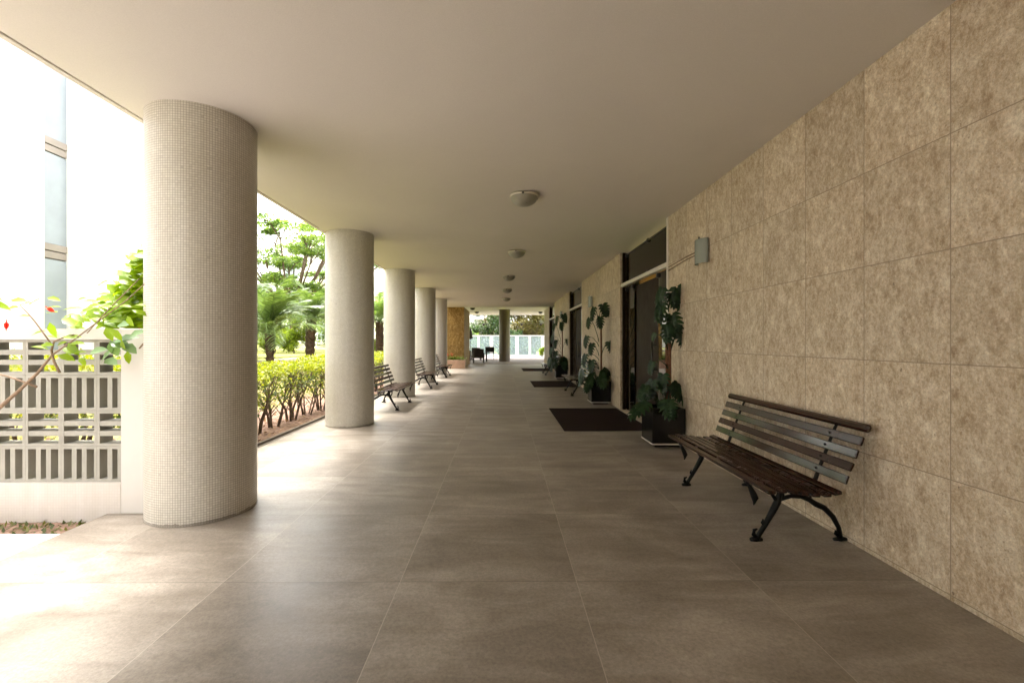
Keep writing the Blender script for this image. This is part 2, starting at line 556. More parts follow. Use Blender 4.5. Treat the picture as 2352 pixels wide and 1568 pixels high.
M['tree'] = foliage("tree_leaf", (.06, .12, .03), (.22, .30, .08), .5, .4, .35)
M['tree_dark'] = foliage("dense_leaf", (.02, .055, .02), (.09, .15, .04), .5, .3, .5)
M['tree_olive'] = foliage("olive_leaf", (.07, .065, .02), (.20, .165, .06), .5, .3, .6)
M['bush'] = foliage("bush_leaf", (.12, .19, .02), (.34, .40, .04), .45, .4, 1.5)
M['monstera'] = foliage("monstera_leaf", (.006, .022, .008), (.024, .058, .020), .35, .12, 6, .3)
M['ground_cover'] = foliage("ground_cover_leaf", (.05, .07, .02), (.17, .17, .06), .6, .3, 6)
M['brom'] = foliage("bromeliad_leaf", (.08, .14, .03), (.30, .34, .12), .4, .3, 6)

def soil_mat():
    n = NM("garden_soil")
    v = n.coord()
    a = n.noise(v, 1.1, 5, .6)
    b = n.noise(v, 16, 5, .7)
    g = n.ramp(b, [(.35, (.16, .085, .055)), (.6, (.34, .22, .16))])
    gr = n.ramp(b, [(.35, (.20, .19, .05)), (.65, (.42, .38, .12))])
    s = n.sep(v)
    f = n.math('ADD', n.math('MULTIPLY', n.math('ADD', s[0], 4.6), -1.1), n.math('MULTIPLY', n.math('SUBTRACT', a, .5), 2.4))
    fr = n.n("ShaderNodeClamp"); n.l(f, fr.inputs[0])
    n.base(n.mix(fr.outputs[0], g, gr)).rough(.95)
    n.bump(b, .8, .03)
    return n.m
M['ground'] = soil_mat()
def lawn_mat():
    n = NM("lawn_grass")
    v = n.coord()
    a = n.noise(v, .6, 5, .6)
    b = n.noise(v, 30, 5, .75)
    f = n.math('ADD', n.math('MULTIPLY', a, .5), n.math('MULTIPLY', b, .5))
    n.base(n.ramp(f, [(.35, (.17, .20, .03)), (.65, (.40, .39, .08))])).rough(.9)
    n.bump(b, 1.0, .03)
    return n.m
M['lawn'] = lawn_mat()

def glass_mat(name, tintc, refl=1.0, trans=.85):
    n = NM(name)
    n.t.nodes.remove(n.b)
    tr = n.n("ShaderNodeBsdfTransparent"); tr.inputs[0].default_value = (*tintc, 1)
    gl = n.n("ShaderNodeBsdfGlossy"); gl.inputs["Roughness"].default_value = .02
    fr = n.n("ShaderNodeFresnel"); fr.inputs[0].default_value = 1.5
    f = n.math('MINIMUM', n.math('MULTIPLY', fr.outputs[0], refl), 1.0)
    if trans < .5:
        df = n.n("ShaderNodeBsdfTranslucent"); df.inputs[0].default_value = (.8, .9, .92, 1)
        m0 = n.n("ShaderNodeMixShader"); m0.inputs[0].default_value = trans
        n.l(tr.outputs[0], m0.inputs[1]); n.l(df.outputs[0], m0.inputs[2]); tr = m0
    ms = n.n("ShaderNodeMixShader")
    n.l(f, ms.inputs[0]); n.l(tr.outputs[0], ms.inputs[1]); n.l(gl.outputs[0], ms.inputs[2])
    n.l(ms.outputs[0], n.o.inputs["Surface"])
    return n.m
M['glass'] = glass_mat("door_glass", (.62, .66, .62), 1.3)
M['fence_glass'] = glass_mat("fence_glass", (.80, .92, .93), 1.6, .2)
M['lobby_wall'] = simple("lobby_wall_paint", (.42, .25, .09), .7)
M['lobby_white'] = simple("lobby_white", (.8, .8, .78), .6)

# ------------------------------------------------------------------ building shell
CZ = 3.127
WX = 2.35
EDGE = -2.925
def structure(o): o["kind"] = "structure"; return o

f = MB(); f.box(-3.13, WX + .3, -20, 27.0, -.25, 0.0)
structure(f.build("floor", M['floor']))
f = MB(); f.box(-7.0, 9.0, 27.004, 43.0, -.25, -.004)
structure(f.build("terrace_floor", M['far_floor']))
f = MB(); f.box(-30, 30, 43.0, 47.5, -.4, -.15)  # pale ground added past the fence to bounce light onto the terrace ceiling
structure(f.build("bounce_ground", M['bounce_pale']))
f = MB()
f.box(-3.27, -3.134, 3.95, 27.0, -.25, -.03)
f.box(-3.265, -3.235, 3.95, 27.0, -.03, .012)
f.box(-3.155, -3.134, 3.95, 27.0, -.03, .006)
structure(f.build("floor_edge_channel", M['strip']))
# ceiling slab with a drip groove along its outer edge
f = MB()
f.box(EDGE + .062, WX + 3.5, -20, 23.2, CZ, CZ + .30)
f.box(EDGE + .05, EDGE + .062, -20, 23.2, CZ + .015, CZ + .30)
f.box(EDGE, EDGE + .05, -20, 23.2, CZ - .006, CZ + .30, .004)
structure(f.build("ceiling", M['ceiling']))
f = MB()
f.box(-8, 9.5, 23.204, 37.0, 3.52, 3.80)
f.box(-8, 9.5, 23.204, 23.5, CZ + .02, 3.52)
structure(f.build("terrace_ceiling", M['ceiling_far']))
f = MB()
f.box(EDGE + .05, WX + 3.4, -20, 36.5, 3.84, 16)
structure(f.build("upper_floors", M['facade']))

# ------------------------------------------------------------------ columns
def column(x, y, r, label, top=CZ, mat='mosaic'):
    o = MB()
    n = 96
    prof = [(r, 0.0), (r, top)]
    m = MB(); m.lathe(prof, n)
    t = m.build("column", M[mat], None, True, (x, y, 0))
    return tag(t, label, "column", "round mosaic columns along the garden side")
column(-2.36, -.15, .385, "unseen round mosaic column beside the camera, added to shade the near floor")  # out of view, added to shade the near floor
column(-2.30, -4.0, .385, "unseen round mosaic column farther back, added to dim the near floor")  # second added column, also unseen, holding light off the floor
column(-2.44, 3.71, .385, "nearest and widest round mosaic column, joined to the white pierced wall")
column(-2.53, 7.51, .383, "round mosaic column standing between the clipped hedge and the first iron bench")
column(-2.59, 11.37, .383, "round mosaic column just behind the first garden-side bench")
column(-2.64, 15.2, .383, "fourth round mosaic column from the front, past the second garden-side bench")
column(-2.72, 19.0, .383, "farthest round mosaic column of the garden row, beside the brown stone block")
mt = MB(); mt.lathe([(.38, 0), (.38, 3.52)], 64)
M['mosaic_dark'] = mosaic_mat("dark_mosaic", (.10, .078, .055), (.14, .11, .08), (.06, .045, .03))
c = mt.build("column", M['mosaic_dark'], None, True, (.12, 31.0, 0))
tag(c, "dark brown round column alone on the far terrace before the white fence", "column")

# ------------------------------------------------------------------ right stone walls and glazed entrances
def stone_wall(y0, y1, label):
    m = MB(); m.box(WX, WX + .28, y0, y1, .002, CZ - .002)
    return tag(m.build("stone_wall", M['stone']), label, "wall", "limestone clad walls on the right")
stone_wall(-20, 6.41, "long beige limestone wall behind the nearest bench, down to the first glass entrance")
m = MB(); m.box(-2.9, WX, -9.3, -9.0, .002, CZ - .002)  # unseen wall, added to keep out light from behind the camera
tag(m.build("stone_wall", M['stone']), "unseen stone end wall added behind the camera to block light from there", "wall")
stone_wall(9.05, 13.4, "beige limestone wall between the first and second glass entrances, behind the second black planter")
stone_wall(16.1, 20.5, "beige limestone wall between the second and third glass entrances, behind the third black planter")
stone_wall(23.1, 25.7, "short beige limestone pier past the last entrance, beside the far terrace")

def entrance(y0, y1, label):
    root = empty("glass_entrance", (WX, y0, 0))
    L = y1 - y0
    gx = .10
    m = MB(); m.box(-.012, .05, .003, .052, 0.003, CZ - .003, .004)
    m.build("frame_post", M['aluminium'], root)
    m = MB(); m.box(.04, .10, L - .05, L - .003, .003, CZ - .003, .004)
    m.build("frame_post", M['door_wood'], root)
    m = MB(); m.box(.005, .085, .055, L - .003, 2.44, 2.505, .006)
    m.build("transom_bar", M['aluminium'], root)
    m = MB(); m.box(gx, gx + .012, .055, L - .055, 2.51, CZ - .05)
    m.build("transom_glass", M['glass'], root)
    m = MB(); m.tube([(gx - .01, .06, CZ - .06), (gx - .01, L - .06, CZ - .06)], .012, 6)
    m.build("glass_rail", M['steel_dark'], root)
    for (yy, zz) in ((L * .45, CZ - .07), (L - .14, CZ - .07), (L * .45, 2.53), (L * .27, 2.40), (L * .8, 2.40), (L - .14, 2.38)):
        m = MB(); m.box(gx - .03, gx + .02, yy - .035, yy + .035, zz - .035, zz + .035, .008)
        m.build("glass_clamp", M['steel_dark'], root)
    m = MB(); m.box(gx, gx + .012, .055, L * .27, .02, 2.435)
    m.build("side_glass", M['glass'], root)
    m = MB(); m.box(gx, gx + .012, L * .76, L - .055, .02, 2.435)
    m.build("side_glass", M['glass'], root)
    m = MB(); m.box(gx + .03, gx + .075, L * .28, L * .755, .015, 2.40, .004)
    d = m.build("door", M['door_wood'], root)
    m = MB()
    m.tube([(gx - .05, L * .33, .85), (gx - .05, L * .33, 1.35)], .014, 8)
    m.tube([(gx - .05, L * .33, .9), (gx + .03, L * .33, .9)], .009, 6)
    m.tube([(gx - .05, L * .33, 1.3), (gx + .03, L * .33, 1.3)], .009, 6)
    m.build("handle", M['steel_dark'], d, True)
    m = MB(); m.box(-.02, .28, .003, L - .003, -.2, .006)
    m.build("threshold", M['stone'], root)
    tag(root, label, "entrance", "glazed entrances in the stone wall")
    return root
entrance(6.41, 9.05, "nearest glass entrance with white transom bar and dark wooden door, behind the first black planter")
entrance(13.4, 16.1, "second glass entrance with dark wooden door, between the second and third black planters")
entrance(20.5, 23.1, "farthest glass entrance on the right, a dark tall slot with a white transom bar")

# lobby behind the entrances
f = MB()
f.box(WX + .3, WX + 5, 6.0, 23.5, -.2, 0.0)
structure(f.build("lobby_floor", M['floor']))
f = MB()
f.box(WX + 3.2, WX + 3.4, 8.7, 23.6, .003, CZ - .003)
f.box(WX + .3, WX + 3.2, 5.9, 6.0, .003, CZ - .003)
f.box(WX + .3, WX + 3.2, 8.7, 8.8, .003, CZ - .003)
f.box(WX + .3, WX + 3.2, 18.0, 18.1, .003, CZ - .003)
f.box(WX + .3, WX + 3.2, 23.5, 23.6, .003, CZ - .003)
structure(f.build("lobby_walls", M['lobby_wall']))

root = empty("armchair", (2.98, 8.15, 0))
m = MB(); m.box(-.22, .30, -.25, .25, .18, .42, .05); m.build("seat", M['lobby_white'], root)
m = MB(); m.box(-.22, .30, .20, .32, .30, .82, .05); m.build("backrest", M['lobby_white'], root)
for sx in (-.18, .26):
    m = MB(); m.box(sx - .02, sx + .02, -.2, .2, 0.002, .18); m.build("leg", M['steel_dark'], root)
tag(root, "white lobby armchair seen through the glass beside the nearest dark wooden door", "armchair")
def doormat(y0, y1, label):
    m = MB(); m.box(.93, WX - .06, y0, y1, .001, .014, .004)
    return tag(m.build("doormat", M['mat']), label, "doormat", "dark doormats before the entrances")
doormat(6.86, 9.15, "largest-looking dark brown doormat, at the nearest glass entrance")
doormat(13.5, 15.5, "dark brown doormat at the second glass entrance, in the middle distance")
doormat(20.8, 22.8, "farthest dark doormat, a thin strip before the last entrance")

# wall sconces
def sconce(y, label, cable=False):
    root = empty("wall_sconce", (WX, y, 2.40))
    m = MB(); m.box(-.02, -.001, -.07, .07, -.10, .10, .004)
    m.build("back_plate", M['aluminium'], root)
    m = MB()
    pts = []
    N = 12
    vs, fs = [], []
    for i in range(N + 1):
        a = PI * i / N
        for z in (-.14, .14):
            for rr in (1.0, .93):
                vs.append((-.02 - math.sin(a) * .085 * rr, -math.cos(a) * .13 * rr, z))
    for i in range(N):
        b0, b1 = i * 4, (i + 1) * 4
        fs += [(b0, b1, b1 + 2, b0 + 2), (b0 + 1, b0 + 3, b1 + 3, b1 + 1), (b0, b0 + 1, b1 + 1, b1), (b0 + 2, b1 + 2, b1 + 3, b0 + 3)]
    m.add(vs, fs)
    m.build("glass_shade", M['sconce'], root, False)
    m = MB(); m.tube([(-.07, 0, .14), (-.07, 0, .175)], .008, 6)
    m.build("finial", M['steel_dark'], root)
    tag(root, label, "wall lamp", "frosted wall sconces on the stone wall")
sconce(5.25, "nearest frosted glass wall sconce, high on the stone wall above the first black planter")
sconce(11.9, "pale wall sconce on the stone between the first and second entrances")
sconce(17.9, "farthest wall sconce, small and pale above the third black planter")
m = MB()
for dz in (0, .035):
    m.tube([(WX - .008, 5.36, 2.44 - dz), (WX - .008, 5.7, 2.44 - dz), (WX - .008, 6.05, 2.425 - dz * 1.1), (WX - .008, 6.39, 2.41 - dz * 1.4)], .006, 6)
tag(m.build("cable", M['cable'], None, True), "thin twin brown cable running from the nearest sconce to the glass entrance", "cable")

# ceiling lamps
def ceiling_lamp(x, y, z, r, label, group, dark=False):
    root = empty("ceiling_lamp", (x, y, z))
    m = MB(); m.lathe([(0.001, 0), (r * .8, 0), (r * .98, -.012), (r, -.028), (r * .97, -.036), (r * .93, -.036)], 40)
    m.build("rim", M['steel_dark'] if dark else M['lamp_rim'], root, True)
    m = MB()
    prof = [(r * .93 * math.cos(a), -.034 - r * .62 * math.sin(a)) for a in [PI / 2 * i / 8 for i in range(9)]]
    prof[-1] = (.002, prof[-1][1])
    m.lathe(prof, 40)
    m.build("bowl", M['steel_dark'] if dark else M['lamp_glass'], root, True)
    if not dark:
        for k in range(3):
            a = k * 2.094 - 1.7
            m = MB(); m.ball((r * .97 * math.cos(a), r * .97 * math.sin(a), -.03), .014)
            m.build("screw", M['steel_dark'], root, True)
    return tag(root, label, "ceiling lamp", group)
LAB = ["nearest and largest ceiling bowl lamp, unlit over the middle of the floor",
       "second bowl lamp from the front in the line down the ceiling",
       "third bowl lamp from the front in the line down the ceiling",
       "fourth bowl lamp from the front, small and high over the corridor",
       "fifth and farthest bowl lamp of the corridor line, just before the raised white ceiling"]
for (x, y), l in zip(((.255, 5.45), (.27, 8.85), (.16, 12.2), (.14, 15.3), (.14, 18.5)), LAB):
    ceiling_lamp(x, y, CZ, .175, l, "bowl lamps down the corridor ceiling")
for (x, y, l) in ((3.2, 25.6, "dark round spot nearest the stone pier under the white terrace ceiling"), (3.0, 29.2, "middle dark round spot at the right of the white terrace ceiling"), (2.75, 33.0, "farthest dark round spot at the right of the white terrace ceiling"),
                  (-1.93, 26.6, "dark round spot nearest the brown stone block under the terrace ceiling"), (-1.95, 29.2, "middle dark round spot at the left of the white terrace ceiling"), (-1.9, 33.0, "farthest dark round spot at the left of the white terrace ceiling")):
    ceiling_lamp(x, y, 3.52, .17, l, "dark spots under the terrace ceiling", True)

# ------------------------------------------------------------------ benches
def bench_proto():
    root = empty("park_bench", (0, 0, 0))
    LEN, LEG = 1.72, .59
    # seat slats follow a shallow dip; x is depth from the front foot towards the back
    seat = [(-.045, .418, .02), (.025, .424, -.02), (.095, .418, -.06), (.165, .408, -.07), (.235, .400, -.06), (.305, .400, .02), (.37, .412, .20)]
    for i, (x, z, tilt) in enumerate(seat):
        m = MB(); m.box(-.0255, .0255, -LEN / 2, LEN / 2, -.012, .012, .005)
        o = m.build("seat_slat", M['mahogany'], root)
        o.location = (x, 0, z); o.rotation_euler = (0, -tilt, 0)
    back = [(.425, .495), (.455, .575), (.487, .655), (.520, .735)]
    tl = math.atan2(.095, .24)
    for i, (x, z) in enumerate(back):
        m = MB(); m.box(-.011, .011, -LEN / 2, LEN / 2, -.028, .028, .005)
        o = m.build("back_slat", M['mahogany'], root)
        o.location = (x, 0, z); o.rotation_euler = (0, tl - (.035, -.09, .04, .035)[i], 0)
        for s in (-1, 1):
            b = MB(); b.ball((-.0125, s * LEG, 0), .008, 8, 4)
            b.build("bolt", M['iron'], o, True)
    m = MB(); m.box(-.022, .022, -LEN / 2 - .01, LEN / 2 + .01, -.026, .026, .014)
    o = m.build("top_rail", M['mahogany'], root)
    o.location = (.557, 0, .815); o.rotation_euler = (0, tl, 0)
    for s in (-1, 1):
        m = MB(); y = s * LEG
        def P(lst): return [(a, y, b) for a, b in lst]
        # front leg with scrolled foot
        m.tube(P([(.150, .372), (.165, .32), (.150, .265), (.110, .190), (.062, .105), (.025, .045), (.012, .014)]), [.013, .019, .024, .021, .017, .016, .020], 8)
        m.tube(P([(-.035, .010), (0, .013), (.045, .010)]), [.012, .020, .012], 8)
        m.tube(P([(.012, .02), (-.012, .045), (-.010, .075), (.012, .082)]), [.014, .015, .012, .006], 8)
        m.tube(P([(.06, .10), (.045, .125), (.052, .15)]), [.010, .010, .005], 6)
        # fork carrying the front slats
        m.tube(P([(.150, .27), (.115, .315), (.108, .36), (.118, .395)]), [.017, .012, .011, .011], 8)
        m.tube(P([(.155, .27), (.190, .31), (.192, .35), (.175, .385)]), [.017, .012, .011, .010], 8)
        # seat rail
        m.tube(P([(-.065, .396), (.0, .402), (.08, .398), (.17, .386), (.26, .378), (.33, .384), (.395, .41)]), [.010, .013, .013, .013, .013, .014, .014], 8)
        # back leg arch and foot
        m.tube(P([(.170, .285), (.24, .305), (.31, .303), (.365, .283), (.41, .252), (.47, .225), (.53, .165), (.57, .09), (.582, .02)]), [.015, .014, .015, .018, .020, .020, .018, .015, .018], 8)
        m.tube(P([(.535, .010), (.58, .014), (.63, .010)]), [.010, .020, .010], 8)
        m.tube(P([(.575, .03), (.548, .05), (.552, .07)]), [.014, .011, .006], 6)
        # scroll between arch and seat rail
        ring = [(.315 + .042 * math.cos(a), .343 + .030 * math.sin(a)) for a in [2 * PI * i / 14 for i in range(15)]]
        m.tube(P(ring), .009, 6)
        m.tube(P([(.262, .305), (.27, .34), (.25, .375)]), .010, 6)
        m.tube(P([(.372, .285), (.385, .33), (.39, .395)]), [.015, .013, .013], 8)
        # back support
        m.tube(P([(.385, .39), (.412, .425), (.435, .49), (.468, .575), (.505, .67), (.545, .77), (.560, .80)]), [.015, .014, .012, .011, .010, .010, .009], 8)
        # curled leaf hanging at the front
        m.tube(P([(-.055, .40), (-.040, .372), (-.020, .335), (-.005, .295), (-.008, .262), (-.014, .245)]), [.008, .018, .026, .026, .013, .004], 8, True, .55)
        o = m.build("iron_side_frame", M['iron'], root, True)
    return root
proto = bench_proto()
BG = "slatted benches with cast iron legs"
benches = [
    (1.725, 3.67, 0, "nearest dark wooden bench with cast iron legs, against the beige stone wall"),
    (1.725, 11.9, 0, "dark bench against the stone wall between the second planter and the second entrance"),
    (1.725, 18.9, 0, "farthest right-hand bench, against the stone wall past the third planter"),
    (-2.08, 9.55, PI, "garden-side bench seen between the second and third mosaic columns"),
    (-2.06, 13.65, PI, "garden-side bench seen between the third and fourth mosaic columns"),
    (-2.12, 17.65, PI, "farthest garden-side bench, between the last two mosaic columns"),
]
for i, (x, y, rz, l) in enumerate(benches):
    b = proto if i == 0 else copy_tree(proto)
    b.location = (x, y, 0); b.rotation_euler = (0, 0, rz)
    tag(b, l, "bench", BG)

# ------------------------------------------------------------------ monstera and planters
def planter(x0, x1, y0, y1, label):
    root = empty("planter_box", ((x0 + x1) / 2, (y0 + y1) / 2, 0))
    hx, hy = (x1 - x0) / 2, (y1 - y0) / 2
    m = MB()
    t, h = .025, .50
    m.box(-hx, hx, -hy, -hy + t, .055, h, .004)
    m.box(-hx, hx, hy - t, hy, .055, h, .004)
    m.box(-hx, -hx + t, -hy + t, hy - t, .055, h - .002)
    m.box(hx - t, hx, -hy + t, hy - t, .055, h - .002)
    m.build("box", M['black_gloss'], root)
    m = MB(); m.box(-hx - .003, hx + .003, -hy - .003, hy + .003, .038, .055, .003)
    m.build("base_trim", M['aluminium'], root)
    m = MB(); m.box(-hx + .05, hx - .05, -hy + .05, hy - .05, .001, .038)
    m.build("plinth", M['iron'], root)
    m = MB(); m.box(-hx + t, hx - t, -hy + t, hy - t, .2, h - .05)
    m.build("soil", M['soil'], root)
    return tag(root, label, "planter", "black lacquered planter boxes on the right")

def monstera_leaf(size, seed):
    """split leaf in local space: stalk end at origin, blade along +Y, face +Z"""
    rg = random.Random(seed)
    m = MB()
    nl = 6
    mid = [Vector((0, size * t, -size * .28 * t * t)) for t in [i / 7 for i in range(8)]]
    for s in (-1, 1):
        # joined core near the midrib
        for i in range(7):
            a, b = mid[i], mid[i + 1]
            wa = size * .16 * (1 - abs(i / 7 - .35)) ; wb = size * .16 * (1 - abs((i + 1) / 7 - .35))
            if i == 6: wb = .002
            m.add([a, b, b + Vector((s * wb, -.02 * size, .02 * size)), a + Vector((s * wa, -.02 * size, .02 * size))], [(0, 1, 2, 3) if s < 0 else (3, 2, 1, 0)])
        for k in range(nl):
            t = .02 + .86 * k / (nl - 1)
            c = Vector((0, size * t, -size * .28 * t * t))
            ln = size * (.50 - .30 * abs(t - .30) ** 1.1) * rg.uniform(.92, 1.05)
            if k == nl - 1: ln *= .62
            ang = R(78 - 0) if False else R(100 - 62 * t)
            d = Vector((s * math.sin(ang), math.cos(ang), 0))
            w = size * .10
            p0 = c + Vector((s * size * .05, 0, .0))
            p1 = c + d * ln * .6 + Vector((0, 0, .03 * size))
            p2 = c + d * ln + Vector((0, size * .05, -.10 * size))
            q = Vector((-d.y, d.x, 0))
            m.add([p0 + q * w, p1 + q * w * 1.05, p2 + q * w * .1, p2 - q * w * .35, p1 - q * w * 1.05, p0 - q * w], [(0, 1, 4, 5), (1, 2, 3, 4)])
    return m

def place_leaf(parent, base, tip_dir, face, size, seed, mat='monstera'):
    m = monstera_leaf(size, seed)
    y = tip_dir.normalized()
    z = (face - y * face.dot(y)).normalized()
    x = y.cross(z)
    mat4 = Matrix((x, y, z)).transposed()
    m.v = [tuple(mat4 @ Vector(v)) for v in m.v]
    o = m.build("leaf", M[mat], parent, True)
    o.location = base
    return o

def monstera(origin, stakes, leaves, label, low=14, seed=1, height=1.6):
    root = empty("monstera", origin)
    rg = random.Random(seed)
    for (px, py, h) in stakes:
        m = MB(); m.tube([(px, py, 0), (px + .004, py, h * .5), (px, py + .005, h)], .020, 8)
        m.build("stake", M['stake'], root, True)
    for (stem, tip, size, ang) in leaves:
        st = Vector(stem); tp = Vector(tip)
        md = (st + tp) / 2 + Vector((0, 0, .04 + .12 * (tp - st).length))
        m = MB(); m.tube([st, (st * 3 + md) / 4 + Vector((0, 0, .02)), md, tp], [.009, .008, .007, .005], 6)
        m.build("stem", M['monstera'], root, True)
        out = Vector((math.cos(ang), math.sin(ang), 0))
        place_leaf(root, tp, out * .35 + Vector((0, 0, -.95)), Vector((-.85, -.75, .35)) + out * .5, size, rg.randint(0, 999))
    for k in range(low):
        a = 2 * PI * k / low + rg.uniform(-.3, .3)
        out = Vector((math.cos(a), math.sin(a), 0))
        st = Vector((rg.uniform(-.06, .06), rg.uniform(-.06, .06), 0))
        reach = rg.uniform(.14, .34)
        if out.x > .2: reach *= .45
        tp = st + out * reach + Vector((0, 0, rg.uniform(.05, .34)))
        m = MB(); m.tube([st, (st + tp) / 2 + Vector((0, 0, .09)), tp], [.008, .007, .005], 6)
        m.build("stem", M['monstera'], root, True)
        place_leaf(root, tp, out * .6 + Vector((0, 0, rg.uniform(-.95, -.2))), Vector((-.5, -.5, .8)) + out * .4, rg.uniform(.18, .30), rg.randint(0, 999))
    tag(root, label, "potted plant", "monstera plants climbing stakes")
    return root
planter(1.91, 2.335, 5.77, 6.22, "nearest black planter box with a white base line, beside the first glass entrance")
L1 = [((.08, 0, 1.30), (-.02, -.03, 1.60), .27, 2.6), ((.08, 0, 1.35), (.185, -.02, 1.62), .30, -.3), ((.08, 0, 1.05), (-.03, -.04, 1.40), .24, 3.6),
      ((.08, 0, 1.0), (.10, -.05, 1.26), .27, -1.4), ((.08, 0, .75), (.21, -.06, 1.02), .20, -.4), ((.09, 0, .72), (.235, -.08, 1.12), .15, .2),
      ((.07, 0, .80), (-.13, -.05, 1.02), .10, 3.1), ((.07, 0, .55), (-.16, -.06, .64), .16, 3.2), ((.05, 0, 1.2), (.03, -.06, 1.12), .22, 4.4),
      ((.02, 0, .2), (-.03, -.1, .48), .22, 3.9), ((.0, 0, .2), (-.16, -.08, .40), .22, 3.4), ((.08, 0, 1.45), (.12, .02, 1.55), .20, -1.2)]
monstera((2.12, 5.99, .45), [(.06, .02, 1.12), (.085, -.02, 1.0)], L1, "tall dark monstera in the nearest black planter, climbing a reddish stake by the glass entrance", 12, 3)
planter(1.91, 2.335, 9.75, 10.2, "second black planter box, just past the nearest glass entrance")
L2 = [((.0, 0, 1.3), (-.12, -.03, 1.65), .26, 2.9), ((.0, 0, 1.4), (.08, -.02, 1.72), .28, .1), ((0, 0, 1.2), (.02, -.04, 1.45), .25, 4.1),
      ((0, 0, .9), (-.22, -.04, 1.42), .22, 3.2), ((.0, 0, .8), (-.28, -.06, 1.02), .24, 3.1), ((.0, 0, .6), (-.18, -.1, .86), .24, 3.6), ((.05, 0, .6), (.2, -.1, .9), .24, -.4), ((0, 0, .5), (-.32, -.1, .62), .26, 3.2),
      ((0, 0, .3), (-.2, -.18, .5), .26, 3.8), ((0, 0, .3), (-.38, -.1, .28), .28, 3.2)]
monstera((2.12, 9.97, .45), [(.05, .02, 1.4)], L2, "monstera with slender stems in the second black planter, against the stone wall", 18, 11)
planter(1.91, 2.335, 16.3, 16.75, "third black planter box, far down the right wall past the second entrance")
monstera((2.12, 16.5, .45), [(.05, .02, 1.5)], [(tuple(a), (b[0] * 1.1, b[1], b[2] * 1.1), s * 1.15, g) for (a, b, s, g) in L2], "monstera in the third black planter, farthest down the right wall", 18, 23)

# ------------------------------------------------------------------ screen wall on the left
YS = 3.60
def lx(px): return at(px, 784, YS)[0]
def lz(py): return at(200, py, YS)[2]
root = empty("pierced_wall", (-3.0, YS, 0))
def rel(m): m.v = [(a + 3.0, b - YS, c) for (a, b, c) in m.v]; return m
XR, XJ = -2.80, lx(277)
zt, zo, zb = 1.462, 1.375, .243
m = MB(); m.box(XJ, XR, YS, YS + .22, -.0, zt, .004); rel(m).build("end_pier", M['plaster_white'], root)
m = MB(); m.box(-9, XJ, YS + .0, YS + .20, zo, zt - .002); rel(m).build("top_beam", M['plaster_white'], root)
m = MB(); m.box(-9, XJ - .002, YS + .003, YS + .20, -.12, zb); rel(m).build("base_wall", M['mosaic_wall'], root)
BS = (zo - zb) / 4
D0, D1 = YS + .03, YS + .155
nb = 0
for ci in range(18):
    x1 = lx(221) + BS * 1.0 - .022 - ci * BS + .0
    x0 = x1 - BS
    for ri in range(4):
        z1 = zo - ri * BS; z0 = z1 - BS
        m = MB(); e = .022; g = .0008
        xr = min(x1, XJ - .001)
        m.box(x0 + g, x0 + e, D0, D1, z0 + g, z1 - g)
        if x1 <= XJ: m.box(x1 - e, x1 - g, D0, D1, z0 + g, z1 - g)
        xa, xb = x0 + e, (x1 - e if x1 <= XJ else XJ - .001)
        m.box(xa, xb, D0, D1, z0 + g, z0 + e)
        m.box(xa, xb, D0, D1, z1 - e, z1 - g)
        zi0, zi1 = z0 + e, z1 - e
        if ri % 2 == 0:
            for k in (1, 2):
                zc = zi0 + (zi1 - zi0) * k / 3
                m.box(xa, xb, D0 + .002, D1 - .002, zc - .0195, zc + .0195)
        else:
            for k in (1, 2):
                xc = x0 + e + (BS - 2 * e) * k / 3
                if xc < xb - .02: m.box(xc - .019, xc + .019, D0 + .002, D1 - .002, zi0, zi1)
        rel(m).build("screen_block", M['screen'], root)
tag(root, "low white wall with pierced block screen, left of the nearest mosaic column", "wall")

# ------------------------------------------------------------------ ground outside
def sheet(name, xs, prof, y0, y1, ny, mat, amp=0.0):
    m = MB(); vs, fs = [], []
    for j in range(ny + 1):
        y = y0 + (y1 - y0) * j / ny
        for x, z in zip(xs, prof):
            vs.append((x, y, z + amp * (noise.noise(Vector((x * 1.3, y * 1.3, 0))))))
    n = len(xs)
    for j in range(ny):
        for i in range(n - 1):
            fs.append((j * n + i, j * n + i + 1, (j + 1) * n + i + 1, (j + 1) * n + i))
    m.add(vs, fs)
    return structure(m.build(name, mat, None, True))
xs = [-7.4 + (7.4 - 3.27) * i / 16 for i in range(17)]
def gz(x):
    t = max(0, min(1, (-x - 4.2) / 3.0))
    return -.04 + .62 * t * t * (3 - 2 * t)
sheet("garden_ground", xs, [gz(x) for x in xs], 5.2, 60, 90, M['ground'], .03)
xs2 = [-9 + 5.8 * i / 12 for i in range(13)]
sheet("planting_bed", xs2, [-.075] * 13, 3.34, 5.3, 8, M['ground'], .01)
m = MB(); m.box(-250, 250, -100, 400, -.8, -.5); structure(m.build("ground", M['lawn']))
m = MB(); m.box(-9, -3.134, 3.25, 3.34, -.3, -.045, .006); structure(m.build("kerb", M['kerb']))
m = MB(); m.box(-60, -3.134, -7, 3.25, -.3, -.07); structure(m.build("path", M['path']))
m = MB(); m.box(-7.55, -7.4, 5.0, 60, -.3, .77, .01); structure(m.build("terrace_kerb", M['kerb']))
m = MB(); m.box(-40, -7.55, 5.0, 60, -.3, .75); structure(m.build("lawn", M['lawn']))

